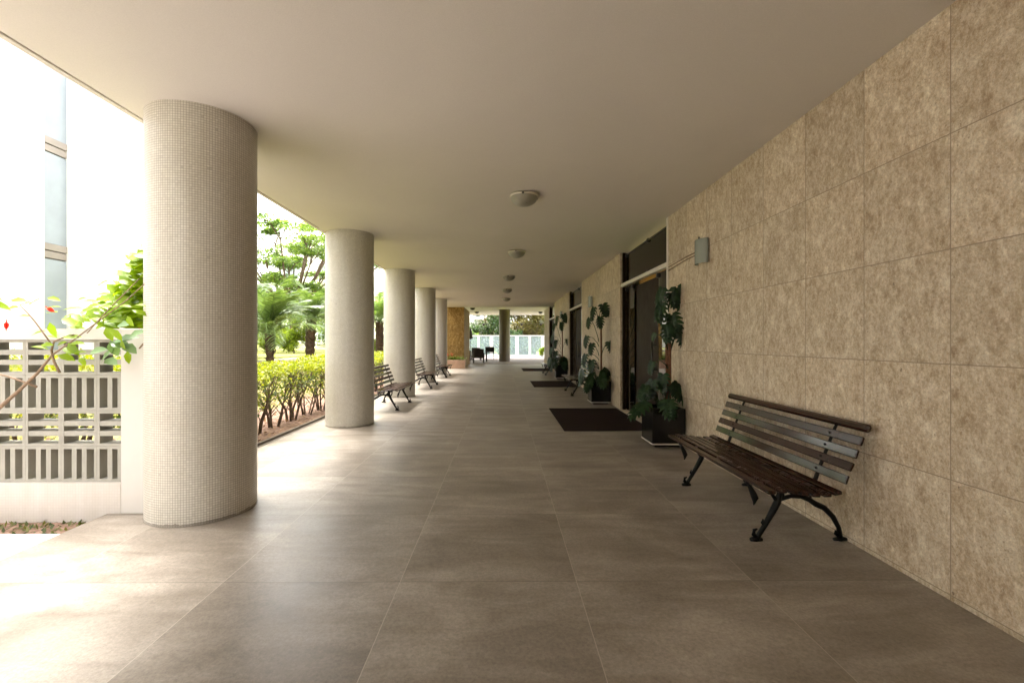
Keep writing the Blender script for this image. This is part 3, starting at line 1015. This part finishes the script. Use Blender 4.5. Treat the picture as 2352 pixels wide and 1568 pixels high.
def scatter_leaves(m, c, rad, n, L, W, rg, flat=.5, shell=.0, four=True, droop=0.0):
    for _ in range(n):
        while True:
            p = Vector((rg.uniform(-1, 1), rg.uniform(-1, 1), rg.uniform(-1, 1)))
            if shell <= p.length <= 1: break
        q = Vector((c[0] + p.x * rad[0], c[1] + p.y * rad[1], c[2] + p.z * rad[2]))
        d = Vector((rg.gauss(0, 1), rg.gauss(0, 1), rg.gauss(0, 1) * flat - droop))
        nr = Vector((rg.gauss(0, .5), rg.gauss(0, .5), 1))
        l = L * rg.uniform(.6, 1.3)
        if four: m.leaf4(q, d, nr, l, W * l / L)
        else: m.leaf(q, d, nr, l, W * l / L)

# ground cover by the kerb
rg = random.Random(5)
m = MB()
for _ in range(1500):
    x = rg.uniform(-8, -3.2); y = rg.uniform(3.36, 3.58)
    if rg.random() < .25: continue
    m.leaf4(Vector((x, y, -.075)), Vector((rg.gauss(0, 1), rg.gauss(0, 1), rg.uniform(.1, .9))), Vector((0, 0, 1)), rg.uniform(.03, .07), .022)
tag(m.build("ground_cover", M['ground_cover']), kind="stuff")
# leaf litter and sparse grass in the garden bed
m = MB()
for _ in range(5000):
    x = rg.uniform(-7.3, -3.3); y = rg.uniform(4.2, 22) 
    if y < 5.2 and x < -9: continue
    z = (gz(x) if y > 5.2 else -.07) + .02
    m.leaf4(Vector((x, y, z)), Vector((rg.gauss(0, 1), rg.gauss(0, 1), rg.uniform(0, .5))), Vector((0, 0, 1)), rg.uniform(.05, .11), .04)
M['litter'] = foliage("leaf_litter", (.16, .08, .045), (.42, .27, .17), .9, .1, 3)
tag(m.build("leaf_litter", M['litter']), kind="stuff")
m = MB()
for _ in range(14000):
    x = rg.uniform(-7.35, -4.1); y = rg.uniform(5.2, 24)
    if noise.noise(Vector((x * 1.5, y * 1.5, 4))) < -.05: continue
    m.leaf4(Vector((x, y, gz(x) - .01)), Vector((rg.gauss(0, .4), rg.gauss(0, .4), 1)), Vector((rg.gauss(0, 1), rg.gauss(0, 1), 0)), rg.uniform(.05, .13), .012)
M['grass'] = foliage("grass_blade", (.17, .19, .03), (.42, .42, .09), .6, .4, 3)
tag(m.build("grass", M['grass']), kind="stuff")

# ------------------------------------------------------------------ hedge shrubs
def shrub(x, y, z0, top, w, seed, label, group, n=900, leafy_low=.3, stems=4):
    rg = random.Random(seed)
    root = empty("hedge_shrub", (x, y, z0))
    H = top - z0
    for k in range(stems):
        a = 2 * PI * k / stems + rg.uniform(-.5, .5)
        b = Vector((.06 * math.cos(a), .06 * math.sin(a), -.05))
        m = MB()
        pts = [b]
        r0 = rg.uniform(.012, .022)
        for i in range(1, 6):
            t = i / 5
            pts.append(Vector((b.x + math.cos(a) * w * .42 * t ** 1.2 + rg.uniform(-.03, .03), b.y + math.sin(a) * w * .42 * t ** 1.2 + rg.uniform(-.03, .03), H * .88 * t)))
        m.tube(pts, [r0 * (1 - .6 * i / 5) for i in range(6)], 6)
        for i in range(2, 6):
            for _ in range(2):
                p = pts[i - 1]; aa = rg.uniform(0, 2 * PI)
                e = p + Vector((math.cos(aa) * .16, math.sin(aa) * .16, rg.uniform(.10, .24)))
                m.tube([p, (p + e) / 2 + Vector((0, 0, .02)), e], [r0 * .45, r0 * .35, r0 * .2], 5, False)
        m.build("stem", M['bark'], root, True)
    m = MB()
    for _ in range(n):
        t = rg.random()
        if t < leafy_low:
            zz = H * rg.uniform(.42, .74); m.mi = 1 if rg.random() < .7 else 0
            rr = w * .52 * rg.random() ** .5
        else:
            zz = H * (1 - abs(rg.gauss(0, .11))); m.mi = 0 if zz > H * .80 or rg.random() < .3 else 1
            rr = w * .60 * rg.random() ** .5
        a = rg.uniform(0, 2 * PI)
        bump_ = .05 * noise.noise(Vector(((x + math.cos(a) * rr) * 4, (y + math.sin(a) * rr) * 4, 0)))
        p = Vector((math.cos(a) * rr, math.sin(a) * rr, zz + bump_))
        l = rg.uniform(.035, .065)
        m.leaf4(p, Vector((rg.gauss(0, 1), rg.gauss(0, 1), rg.gauss(.5, .6))), Vector((rg.gauss(0, .6), rg.gauss(0, .6), 1)), l, l * .55)
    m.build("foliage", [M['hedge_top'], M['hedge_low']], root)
    tag(root, label, "shrub", group)
    return root
HG = "clipped golden hedge shrubs along the kerb"
HL = ["golden hedge shrub directly behind the nearest mosaic column, first of the kerb row", "golden hedge shrub next to the nearest column, second of the kerb row", "bushy golden hedge shrub third from the nearest column along the kerb",
      "golden hedge shrub fourth from the nearest column, showing bare dark stems", "golden hedge shrub fifth from the nearest column, midway between the two front columns", "golden hedge shrub sixth from the nearest column, taller at the top",
      "golden hedge shrub seventh from the nearest column, short of the second column"]
for k in range(16):
    y = 5.6 + k * .62
    if k < 7: l = HL[k]
    elif k == 11: l = "golden hedge shrub seen above the first garden-side bench, left one in the narrow gap"
    elif k == 12: l = "golden hedge shrub in the narrow gap between the second and third columns, middle one"
    elif k == 13: l = "golden hedge shrub in the narrow gap between the second and third columns, touching the third"
    elif k < 11: l = "golden hedge shrub hidden behind the second column and the first garden-side bench"
    else: l = ["golden hedge shrub at the far end of the kerb row, last but one", "golden hedge shrub at the far end of the kerb row, the last"][k - 14]
    shrub(-3.72 + random.uniform(-.05, .05), y, -.04, 1.0 + random.uniform(-.08, .09), .74, 100 + k, l, HG, 1500 if k < 10 else 900, .26, 5 if k < 10 else 3)
for k in range(5):
    shrub(-3.9 - k * .68, 5.0 + random.uniform(-.1, .1), -.08, 1.24 + random.uniform(-.08, .08), .78, 300 + k,
          ["golden shrub behind the pierced screen, next to its end pier", "golden shrub behind the pierced screen, second from its end pier", "golden shrub behind the pierced screen, third from its end pier", "golden shrub behind the pierced screen at the left edge of the photo",
           "golden shrub of the row behind the pierced screen, left beyond the view"][k],
          "golden shrubs behind the pierced screen", 1500, .5, 4)

# ------------------------------------------------------------------ palms
def frond(L, seed, nleaf=34, ll=.34, arch=1.0):
    rg = random.Random(seed)
    m = MB()
    pts = []
    for i in range(11):
        t = i / 10
        pts.append(Vector((L * t * (1 - .12 * arch * t), 0, L * (.42 * t - .62 * arch * t * t))))
    m.tube(pts, [.016 * (1 - .8 * i / 10) for i in range(11)], 5, False)
    for i in range(nleaf):
        t = .14 + .86 * i / nleaf
        k = min(9, int(t * 10)); u = t * 10 - k
        p = pts[k].lerp(pts[k + 1], u)
        tan = (pts[k + 1] - pts[k]).normalized()
        l = ll * math.sin(PI * (.12 + .83 * t)) ** .6 * rg.uniform(.85, 1.1)
        for s in (-1, 1):
            d = (tan * .75 + Vector((0, s, 0)) * .8 + Vector((0, 0, rg.uniform(-.25, .25)))).normalized()
            w = .018
            q = d.cross(Vector((0, 0, 1))).normalized() * w
            m.add([p - q * .5, p + q * .5, p + d * l * .55 + q * .5 + Vector((0, 0, -.02)), p + d * l * .55 - q * .5 + Vector((0, 0, -.02)), p + d * l + Vector((0, 0, -l * .32))], [(0, 1, 2, 3), (3, 2, 4)])
    return m
frond_mesh = [frond(1.45, 40 + i, 36, .36, .75 + .15 * i).build("frond", M['palm'], None, False) for i in range(4)]
def palm(x, y, z0, h, r0, r1, nf, label, seed, fs=1.0, lean=0.0):
    rg = random.Random(seed)
    root = empty("palm_tree", (x, y, z0))
    m = MB()
    pts, rad = [], []
    for i in range(13):
        t = i / 12
        pts.append((lean * t * t, .0, h * t)); rad.append((r0 + (r1 - r0) * t) * (1 + .10 * (-1) ** i))
    m.tube(pts, rad, 14)
    for i in range(90):
        a = rg.uniform(0, 2 * PI); t = rg.uniform(.15, 1)
        rr = r0 + (r1 - r0) * t
        p = Vector((lean * t * t + math.cos(a) * rr * .9, math.sin(a) * rr * .9, h * t))
        m.leaf4(p, Vector((math.cos(a), math.sin(a), .9)), Vector((math.cos(a), math.sin(a), -.5)), .10, .06)
    m.build("trunk", M['trunk'], root)
    for k in range(nf):
        src = frond_mesh[k % 4]
        f_ = src.copy(); COL.objects.link(f_)
        f_.parent = root
        f_.location = (lean, 0, h)
        el = -R(rg.uniform(-8, 62)) if k > 5 else -R(rg.uniform(50, 78))
        f_.rotation_euler = (rg.uniform(-.2, .2), el, k * 2.399 + rg.uniform(-.2, .2))
        s = fs * rg.uniform(.85, 1.1); f_.scale = (s, s, s)
    tag(root, label, "palm tree", "dwarf date palms in the garden")
    return root
palm(-7.02, 13.7, .45, 1.15, .085, .15, 34, "short dwarf palm with a narrow-footed trunk in front of the lawn kerb", 1, 1.3)
palm(-7.65, 18.0, .75, 1.5, .17, .20, 46, "larger dwarf palm with a thick hanging-fibre trunk on the raised lawn", 2, 1.15, .08)
palm(-5.3, 19.5, .3, 1.9, .15, .17, 36, "dwarf palm glimpsed in the gap between the second and third columns", 3, 1.35)
palm(-10.5, 17.0, .75, 1.6, .17, .19, 34, "dwarf palm farthest left, its fronds showing beside the nearest column", 4, 1.6)
for o in frond_mesh: bpy.data.objects.remove(o)

# ------------------------------------------------------------------ trees and bushes
def clump_tree(x, y, z0, trunk_h, clumps, mat, label, seed, cat="tree", group=None, n=700, L=.16, W=.07, r0=.25, name="tree"):
    rg = random.Random(seed)
    root = empty(name, (x, y, z0))
    m = MB()
    top = Vector((rg.uniform(-.2, .2), rg.uniform(-.2, .2), trunk_h))
    m.tube([(0, 0, -.2), (top.x * .5 + .1, top.y * .5, trunk_h * .5), top], [r0, r0 * .8, r0 * .65], 10)
    for (cx, cy, cz, rx, rz) in clumps:
        e = Vector((cx, cy, cz - rz * .2))
        mid = top.lerp(e, .5) + Vector((0, 0, -.12 * (e - top).length + rg.uniform(-.1, .3)))
        m.tube([top, mid, e], [r0 * .5, r0 * .3, r0 * .12], 7)
        for _ in range(4):
            a = rg.uniform(0, 2 * PI)
            q = e + Vector((math.cos(a) * rx * .7, math.sin(a) * rx * .7, rg.uniform(-.2, .6) * rz))
            m.tube([mid.lerp(e, .7), (e + q) / 2, q], [r0 * .14, r0 * .09, r0 * .04], 5, False)
    m.build("trunk", M['bark'], root, True)
    m = MB()
    for (cx, cy, cz, rx, rz) in clumps:
        sub = 9
        for _ in range(sub):
            a = rg.uniform(0, 2 * PI); rr = rx * rg.uniform(.0, .85)
            c = (cx + math.cos(a) * rr, cy + math.sin(a) * rr, cz + rg.uniform(-.7, .7) * rz)
            scatter_leaves(m, c, (rx * .36, rx * .36, rz * .5), n // sub, L, W, rg, .4)
    m.build("crown", M[mat], root)
    tag(root, label, cat, group)
    return root
TG = "trees behind the garden lawn"
# wide umbrella tree over the palms
cl = []
rg = random.Random(77)
for lev, (zz, nn, sp) in enumerate(((7.4, 9, 5.5), (6.5, 9, 6.0), (5.5, 9, 6.0), (4.4, 10, 5.5))):
    for k in range(nn):
        a = 2.399 * k + lev; rr = sp * math.sqrt((k + .4) / nn)
        cl.append((math.cos(a) * rr, math.sin(a) * rr * .7, zz - rr * .10 + rg.uniform(-.35, .35), rg.uniform(1.0, 1.7), rg.uniform(.22, .42)))
clump_tree(-12.6, 27, .75, 2.6, cl, 'tree', "broad umbrella-crowned tree spreading high over the palms", 8, "tree", TG, 1400, .17, .075, .19, "umbrella_tree")
cl = [(0, 0, 2.6, 1.8, 1.2), (1.3, .4, 2.0, 1.4, 1.0), (-1.4, .2, 2.2, 1.6, 1.1), (.5, -.5, 3.6, 1.3, .9), (-.6, .3, 1.2, 1.8, .9), (1.2, 0, 1.0, 1.4, .8)]
clump_tree(-17, 31, .75, 1.2, cl, 'tree', "bushy green tree on the lawn beneath the umbrella crown, left", 9, "tree", TG, 1500, .20, .10, .16)
clump_tree(-12.5, 33, .75, 1.2, cl, 'tree', "bushy green tree on the lawn beneath the umbrella crown, right", 10, "tree", TG, 1500, .20, .10, .16)
clump_tree(-21, 26, .75, 1.4, [(a * 1.2, b, c * 1.3, d * 1.3, e * 1.3) for a, b, c, d, e in cl], 'tree', "green tree at the left end of the garden, mostly behind the nearest column", 12, "tree", TG, 1500, .2, .1, .2)
bs = [(0, 0, .7, .8, .6), (.5, .2, 1.0, .5, .5), (-.5, .1, .6, .6, .5), (.25, 0, 1.5, .35, .4)]
clump_tree(-10.6, 23, .75, .3, bs, 'bush', "yellow-green bush between the two palms", 14, "bush", "bushes on the lawn", 1500, .16, .05, .04, "bush")
clump_tree(-12.4, 24.5, .75, .3, bs, 'bush', "low yellow-green bush left of the short palm", 15, "bush", "bushes on the lawn", 1500, .16, .05, .04, "bush")
clump_tree(-8.6, 25.5, .75, .3, bs, 'tree', "green bush behind the thick-trunked palm", 16, "bush", "bushes on the lawn", 1500, .16, .05, .04, "bush")
clump_tree(-6.5, 25.5, .6, .3, bs, 'bush', "yellow bush glimpsed beside the third column", 18, "bush", "bushes on the lawn", 1500, .16, .05, .04, "bush")

# ------------------------------------------------------------------ hibiscus in front of the pierced wall
root = empty("hibiscus_shrub", (-4.5, 3.5, -.07))
O = Vector((-4.5, 3.5, -.07))
rg = random.Random(31)
def hb(lst, rad, Y0=3.42, dy=0.0):
    pts = [at(px, py, Y0 + dy * i / max(1, len(lst) - 1)) - O for i, (px, py) in enumerate(lst)]
    m = MB(); m.tube(pts, rad, 7)
    m.build("branch", M['twig'], root, True)
    return pts
b0 = hb([(-300, 1240), (-160, 1080), (-60, 985), (0, 935), (40, 900), (85, 858), (120, 815), (170, 780), (230, 735), (290, 690), (345, 640)], [.024, .020, .017, .014, .012, .010, .007, .005, .004, .0035, .003])
b1 = hb([(-120, 830), (-40, 848), (30, 868), (84, 888)][::-1], [.009, .007, .0065, .006])
b2 = hb([(137, 855), (124, 830), (118, 805), (124, 784), (145, 775), (170, 768)], [.009, .0085, .008, .007, .006, .004])
b3 = hb([(118, 790), (100, 765), (80, 738), (60, 715), (45, 700)], [.005, .0055, .005, .004, .003])
b4 = hb([(200, 765), (240, 720), (280, 680), (320, 640)], [.004, .004, .0035, .003])
b5 = hb([(320, 800), (345, 770), (372, 735)][:2] + [(370, 735)], [.006, .005, .004], 3.5, .0)
def hleaf(px, py, ang, L, W, dull=False, Y=3.40, tilt=.35):
    """a leaf whose middle is near a point on the shrub; ang turns it in the wall's plane"""
    c = at(px, py, Y) - O
    d = Vector((math.cos(ang), rg.uniform(-.25, .25), math.sin(ang)))
    nr = Vector((rg.uniform(-.3, .3), -tilt if tilt else -.4, .9)) if abs(math.sin(ang)) < .8 else Vector((rg.uniform(-.6, .6), -.9, .3))
    m = MB(); m.leaf(c - d * L / 2, d, nr, L, W, .12)
    m.build("leaf", M['lime_dull' if dull else 'lime'], root, True)
hl = [(95, 800, 0), (105, 790, .3), (150, 805, -.4), (140, 785, .2), (165, 800, -.6), (155, 822, -.3), (180, 812, .2), (125, 776, 0), (190, 828, -.8), (175, 785, .1),
      (254, 770, -.8), (290, 822, -1.0), (325, 700, .2), (210, 700, .5), (170, 705, .1), (185, 690, .5), (205, 688, .4), (245, 700, .1), (225, 735, -.2), (260, 735, .3), (235, 650, .4),
      (198, 715, .6), (160, 722, .5), (262, 765, -.6), (285, 795, -1.0), (40, 690, 0), (60, 700, .2), (25, 705, .1), (75, 690, .3), (120, 683, .05), (125, 705, .1), (118, 720, 0), (178, 730, -.4), (120, 755, -1.0), (165, 775, .05),
      (5, 700, -.2), (-10, 690, .1), (55, 725, 0), (85, 765, .2), (290, 700, -.2), (300, 735, -.7), (320, 715, -.4)]
for (px, py, a) in hl:
    hleaf(px + rg.uniform(-4, 4), py + rg.uniform(-4, 4), a + rg.uniform(-.3, .3), rg.uniform(.075, .14), rg.uniform(.04, .065), False, rg.uniform(3.36, 3.46), rg.uniform(.2, .9))
for (px, py, a) in [(262, 800, -1.2), (255, 830, -.3), (280, 780, .2), (355, 775, .2), (358, 800, -.5), (375, 765, .4), (335, 790, -.2), (225, 805, .3), (345, 745, .2), (245, 815, .8)]:
    hleaf(px - 60 if px > 300 else px, py, a, rg.uniform(.11, .16), rg.uniform(.07, .09), True, 3.45, .8)
# leafy mass rising behind the pier towards the column
for _ in range(330):
    t = rg.random()
    px = 345 - abs(rg.gauss(0, 1)) * (30 + 75 * t)
    py = 590 + 160 * t + rg.uniform(-10, 10)
    if px < 340 - (28 + 165 * t ** 1.3): continue
    hleaf(px, py, rg.uniform(-.9, .9), rg.uniform(.11, .19), rg.uniform(.06, .10), False, rg.uniform(3.66, 4.1), rg.uniform(.2, .9))
hb([(330, 1100), (345, 900), (350, 760), (335, 690), (330, 620), (325, 560)], [.015, .013, .011, .008, .006, .003], 3.95)
hb([(345, 790), (310, 740), (260, 705), (215, 690)], [.008, .006, .004, .003], 3.95)
def flower(px, py, ang, L, Y=3.40):
    c = at(px, py, Y) - O
    d = Vector((math.cos(ang), -.1, math.sin(ang)))
    m = MB()
    a = d.cross(Vector((0, 1, 0))).normalized(); b = d.cross(a)
    for k in range(6):
        q = (a * math.cos(k * 1.047) + b * math.sin(k * 1.047))
        m.leaf(c, d + q * .12, q, L, L * .42, .1)
    m.tube([c - d * .012, c + d * L * 1.15], [.004, .002], 5)
    m.build("flower", M['petal'], root, True)
flower(108, 706, -.5, .068)
flower(15, 738, -1.5, .062)
flower(302, 752, -.1, .07, 3.8)
tag(root, "hibiscus shrub with lime leaves and red buds, its bare branch crossing the pierced wall", "shrub")

# ------------------------------------------------------------------ white building on the left
root = empty("apartment_building", (-13, 10, -.5))
O = Vector((-13, 10, -.5))
def rb(m): m.v = [(a - O.x, b - O.y, c - O.z) for a, b, c in m.v]; return m
m = MB(); m.box(-22, -13, -30, 12.93, -.5, 20); rb(m).build("wall", M['facade'], root)
m = MB(); m.box(-22, -13, 13.75, 20, -.5, 20); rb(m).build("wall", M['facade'], root)
for k in range(6):
    z0 = .70 - 3.08 + 3.08 * k
    if z0 + 2.75 < 0: continue
    m = MB(); m.box(-13.22, -13.16, 12.933, 13.747, z0 + .43, z0 + 3.05 - .003); f_ = rb(m).build("window", M['blue_glass'], root)
    m = MB(); m.box(-13.22, -13.15, 12.933, 13.747, z0, z0 + .20, .01); m.box(-13.22, -13.13, 12.933, 13.747, z0 + .22, z0 + .42, .01); rb(m).build("sill", M['facade_beige'], root)
m = MB(); m.box(-22, -13.25, 12.933, 13.747, -.5, 20); rb(m).build("wall", M['facade_beige'], root)
for k in range(5):
    for yy in (10.6, 7.0, 3.4):
        m = MB(); m.box(-13.0, -12.97, yy, yy + 1.15, 1.9 + 3.08 * k, 3.0 + 3.08 * k)
        rb(m).build("window", M['blue_glass'], root)
tag(root, "tall white apartment building with a narrow strip of blue windows, left of the nearest column", "building")

# distant white blocks
def block(x0, x1, y0, y1, h, label, floors, fx):
    root = empty("apartment_building", (x0, y0, 0))
    m = MB(); m.box(0, x1 - x0, 0, y1 - y0, -.4, h); m.build("wall", M['facade'], root)
    for k in range(floors):
        for j in range(int((x1 - x0) / fx)):
            m = MB(); m.box(.9 + j * fx, .9 + j * fx + fx * .45, -.06, .05, 1.6 + 3 * k, 2.9 + 3 * k)
            m.build("window", M['blue_glass'], root)
            m = MB(); m.box(.7 + j * fx, .9 + j * fx + fx * .55, -.5, -.07, 1.1 + 3 * k, 1.5 + 3 * k, .03)
            m.build("balcony", M['facade'], root)
    tag(root, label, "building", "distant white apartment blocks")
block(-22, -11.0, 44, 52, 11.5, "distant white apartment block with balconies, seen past the palms and second column", 3, 3.2)
block(-7, -1.2, 58, 64, 5.4, "small pale building behind the white fence, left of the dark far column", 2, 2.6)

# ------------------------------------------------------------------ brown stone block, trough and far terrace
m = MB(); m.box(-3.3, -1.99, 23.25, 27.1, .002, CZ - .003); 
tag(m.build("stone_block", M['brown_stone']), "brown veined marble block reaching the ceiling behind the flower trough", "wall")
root = empty("flower_trough", (-2.7, 22.9, 0))
m = MB()
for b in ((-.95, .80, -.20, -.13), (-.95, .80, .24, .30)): m.box(b[0], b[1], b[2], b[3], .002, .43, .008)
m.box(-.95, -.88, -.13, .24, .002, .428); m.box(.73, .80, -.13, .24, .002, .428)
m.build("trough_box", M['planter_pink'], root)
m = MB(); m.box(-.88, .73, -.13, .24, .1, .38); m.build("soil", M['soil'], root)
tag(root, "low pink stone flower trough in front of the brown marble block", "planter")
rg = random.Random(3)
for k in range(9):
    x = -3.55 + k * .195
    root = empty("bromeliad", (x, 22.9 + rg.uniform(-.08, .08), .38))
    m = MB()
    for _ in range(16):
        a = rg.uniform(0, 2 * PI); d = Vector((math.cos(a), math.sin(a), rg.uniform(.4, 1.8)))
        m.leaf(Vector((0, 0, 0)), d, Vector((0, 0, 1)), rg.uniform(.25, .42), .055, .25)
    m.build("leaves", M['brom'], root)
    if k in (3, 4, 5):
        m = MB()
        for j in range(9):
            m.leaf(Vector((0, 0, .24)), Vector((rg.gauss(0, .5), rg.gauss(0, .5), 1)), Vector((1, 0, 0)), .2, .045)
        m.build("flower", M['petal_pink'], root)
    tag(root, ["leftmost spiky plant in the pink trough", "second spiky plant from the left in the pink trough", "third spiky plant from the left in the pink trough",
               "left one of the three red-flowered plants in the pink trough", "middle one of the three red-flowered plants in the pink trough", "right one of the three red-flowered plants in the pink trough",
               "third spiky green plant from the right end of the pink trough", "second spiky green plant from the right end of the pink trough", "rightmost spiky green plant in the pink trough"][k], "plant", "spiky plants in the trough")

# wicker chairs and table
def wicker_chair(x, y, rz, label):
    root = empty("armchair", (x, y, 0), rz)
    m = MB(); m.box(-.30, .30, -.30, .28, .36, .46, .02); m.build("seat", M['wicker'], root)
    m = MB()
    vs = []
    m.box(-.31, .31, -.36, -.30, .30, .90, .03); m.build("backrest", M['wicker'], root)
    for s in (-1, 1):
        m = MB(); m.box(s * .33 - .035, s * .33 + .035, -.34, .28, .30, .66, .02); m.build("armrest", M['wicker'], root)
        for yy in (-.32, .26):
            m = MB(); m.box(s * .32 - .03, s * .32 + .03, yy - .03, yy + .03, 0, .36, .006); m.build("leg", M['wicker'], root)
    tag(root, label, "armchair", "dark wicker armchairs on the terrace")
wicker_chair(-1.55, 28.9, R(6), "nearest dark wicker armchair on the far terrace, seen from behind")
wicker_chair(-1.95, 33.2, R(190), "dark wicker armchair on the far side of the terrace table")
wicker_chair(-2.95, 31.0, R(-85), "dark wicker armchair at the left end of the terrace table")
root = empty("table", (-1.6, 31.0, 0))
m = MB(); m.box(-.75, .55, -.55, .55, .70, .735, .01); m.build("tabletop", M['table_top'], root)
for sx in (-.68, .48):
    for sy in (-.48, .48):
        m = MB(); m.box(sx - .03, sx + .03, sy - .03, sy + .03, 0, .70); m.build("leg", M['wicker'], root)
tag(root, "dark terrace table between the wicker armchairs", "table")
root = empty("barbecue_cart", (-.95, 34.5, 0))
m = MB(); m.box(-.38, .30, -.25, .25, .55, .95, .03); m.build("firebox", M['iron'], root)
m = MB(); m.box(-.45, .42, -.22, .22, .47, .52); m.build("shelf", M['steel_dark'], root)
for sx in (-.34, .26):
    m = MB(); m.box(sx - .02, sx + .02, -.2, .2, 0, .55); m.build("leg", M['steel_dark'], root)
tag(root, "dark grey boxy cart on thin legs left of the dark far column", "cart")

# closed parasol
root = empty("parasol", (-2.42, 34.0, 0))
m = MB(); m.tube([(0, 0, .05), (0, 0, 2.45)], .022, 8); m.build("pole", M['steel_dark'], root, True)
m = MB(); m.lathe([(.14, 1.55), (.17, 1.60), (.12, 1.95), (.05, 2.3), (.01, 2.42)], 12); m.build("folded_canopy", M['wicker'], root, True)
m = MB(); m.lathe([(.001, .0), (.25, .0), (.25, .05), (.03, .08)], 20); m.build("base", M['iron'], root, True)
tag(root, "closed black parasol at the edge of the brown marble block", "parasol")

# white fence with glass
root = empty("glass_fence", (0, 41.0, 0))
m = MB(); m.box(-8, 9, -.05, .05, 1.82, 1.92); m.box(-8, 9, -.06, .06, -.1, .16); m.build("rail", M['fence_white'], root)
x = -8.0; k = 0
while x < 9:
    wd = .10 if k % 2 else .14
    m = MB(); m.box(x - wd, x + wd, -.045, .045, .16, 1.82); m.build("post", M['fence_white'], root)
    m = MB(); m.box(x + wd, x + 1.16 - .10, -.006, .006, .16, 1.82); m.build("glass_panel", M['fence_glass'], root)
    x += 1.16; k += 1
tag(root, "white post fence with glass panels across the end of the far terrace", "fence")
# lights on a cable across the terrace opening
root = empty("string_light", (0, 36.3, 2.78))
m = MB(); m.tube([(-4, 0, .0), (-2, 0, -.03), (0, 0, -.04), (2, 0, -.04), (4.5, 0, .0)], .014, 5); m.build("cable", M['steel_dark'], root, True)
for xx in (-1.53, 1.50, 3.05):
    m = MB(); m.ball((xx, 0, -.06), .10); m.build("bulb", M['wicker'], root, True)
tag(root, "thin dark cable with round lamps strung across the terrace opening", "string lights")
# star lantern
root = empty("star_lantern", (3.0, 35.6, 2.85))
m = MB()
for k in range(4):
    a = k * PI / 4; r = .42 if k % 2 == 0 else .28
    d = Vector((math.cos(a), 0, math.sin(a))); q = Vector((-d.z, 0, d.x)) * .09
    m.add([q, d * r, -q, Vector((0, -.08, 0)), Vector((0, .08, 0))], [(0, 1, 3), (3, 1, 2), (0, 4, 1), (4, 2, 1)])
m.build("star", M['blue_glass'], root)
m = MB(); m.tube([(0, 0, .2), (0, 0, .66)], .01, 5); m.build("cord", M['steel_dark'], root)
tag(root, "bluish star-shaped lantern hanging at the right of the far terrace", "lantern")
# planting beyond the fence
FG = "trees beyond the white fence"
cf = [(0, 0, 3.0, 2.2, 1.6), (1.6, .4, 2.2, 1.8, 1.4), (-1.7, .2, 2.4, 2.0, 1.4), (.5, -.5, 4.6, 1.7, 1.2), (-.6, .3, 1.2, 2.2, 1.2), (1.6, 0, 1.0, 1.8, 1.0), (-1, 0, 5.4, 1.4, 1.0)]
clump_tree(-1.2, 49, -.3, 1.6, cf, 'tree_dark', "dark green tree beyond the fence, left of the dark column", 51, "tree", FG, 1600, .26, .14, .2)
clump_tree(3.4, 50, -.3, 1.6, cf, 'tree_olive', "olive-brown tree beyond the fence, right of the dark column", 52, "tree", FG, 1600, .26, .14, .2)
clump_tree(7.6, 51, -.3, 1.6, cf, 'tree', "light green tree beyond the fence near the stone pier", 53, "tree", FG, 1600, .26, .14, .2)
ct = [(a * 1.3, b, c * 1.5, d * 1.3, e * 1.4) for a, b, c, d, e in cf]
clump_tree(1.6, 57, -.3, 3.0, ct, 'tree_olive', "tall olive tree farthest beyond the fence, filling the view right of the dark column", 58, "tree", FG, 2200, .32, .18, .25)
clump_tree(7.0, 58, -.3, 3.0, ct, 'tree', "tall pale green tree farthest beyond the fence, near the stone pier", 59, "tree", FG, 2200, .32, .18, .25)
clump_tree(-6.5, 56, -.3, 1.6, cf, 'tree', "pale green tree beyond the fence at the far left", 54, "tree", FG, 1600, .26, .14, .2)
clump_tree(-3.3, 47, -.3, .5, [(a * .5, b * .5, c * .42, d * .5, e * .5) for a, b, c, d, e in cf], 'tree', "low green bush beyond the fence next to the closed parasol", 55, "bush", "bushes at the fence", 1200, .2, .1, .06, "bush")
clump_tree(1.6, 46.5, -.3, .5, [(a * .5, b * .5, c * .42, d * .5, e * .5) for a, b, c, d, e in cf], 'tree_dark', "low dark bush beyond the fence just right of the dark column", 56, "bush", "bushes at the fence", 1200, .2, .1, .06, "bush")
clump_tree(3.35, 38.6, 0, .2, [(0, 0, .45, .32, .32), (.1, 0, .7, .25, .2)], 'bush', "small bright yellow-green plant at the right foot of the white fence", 57, "plant", "bushes at the fence", 700, .16, .06, .03, "bush")
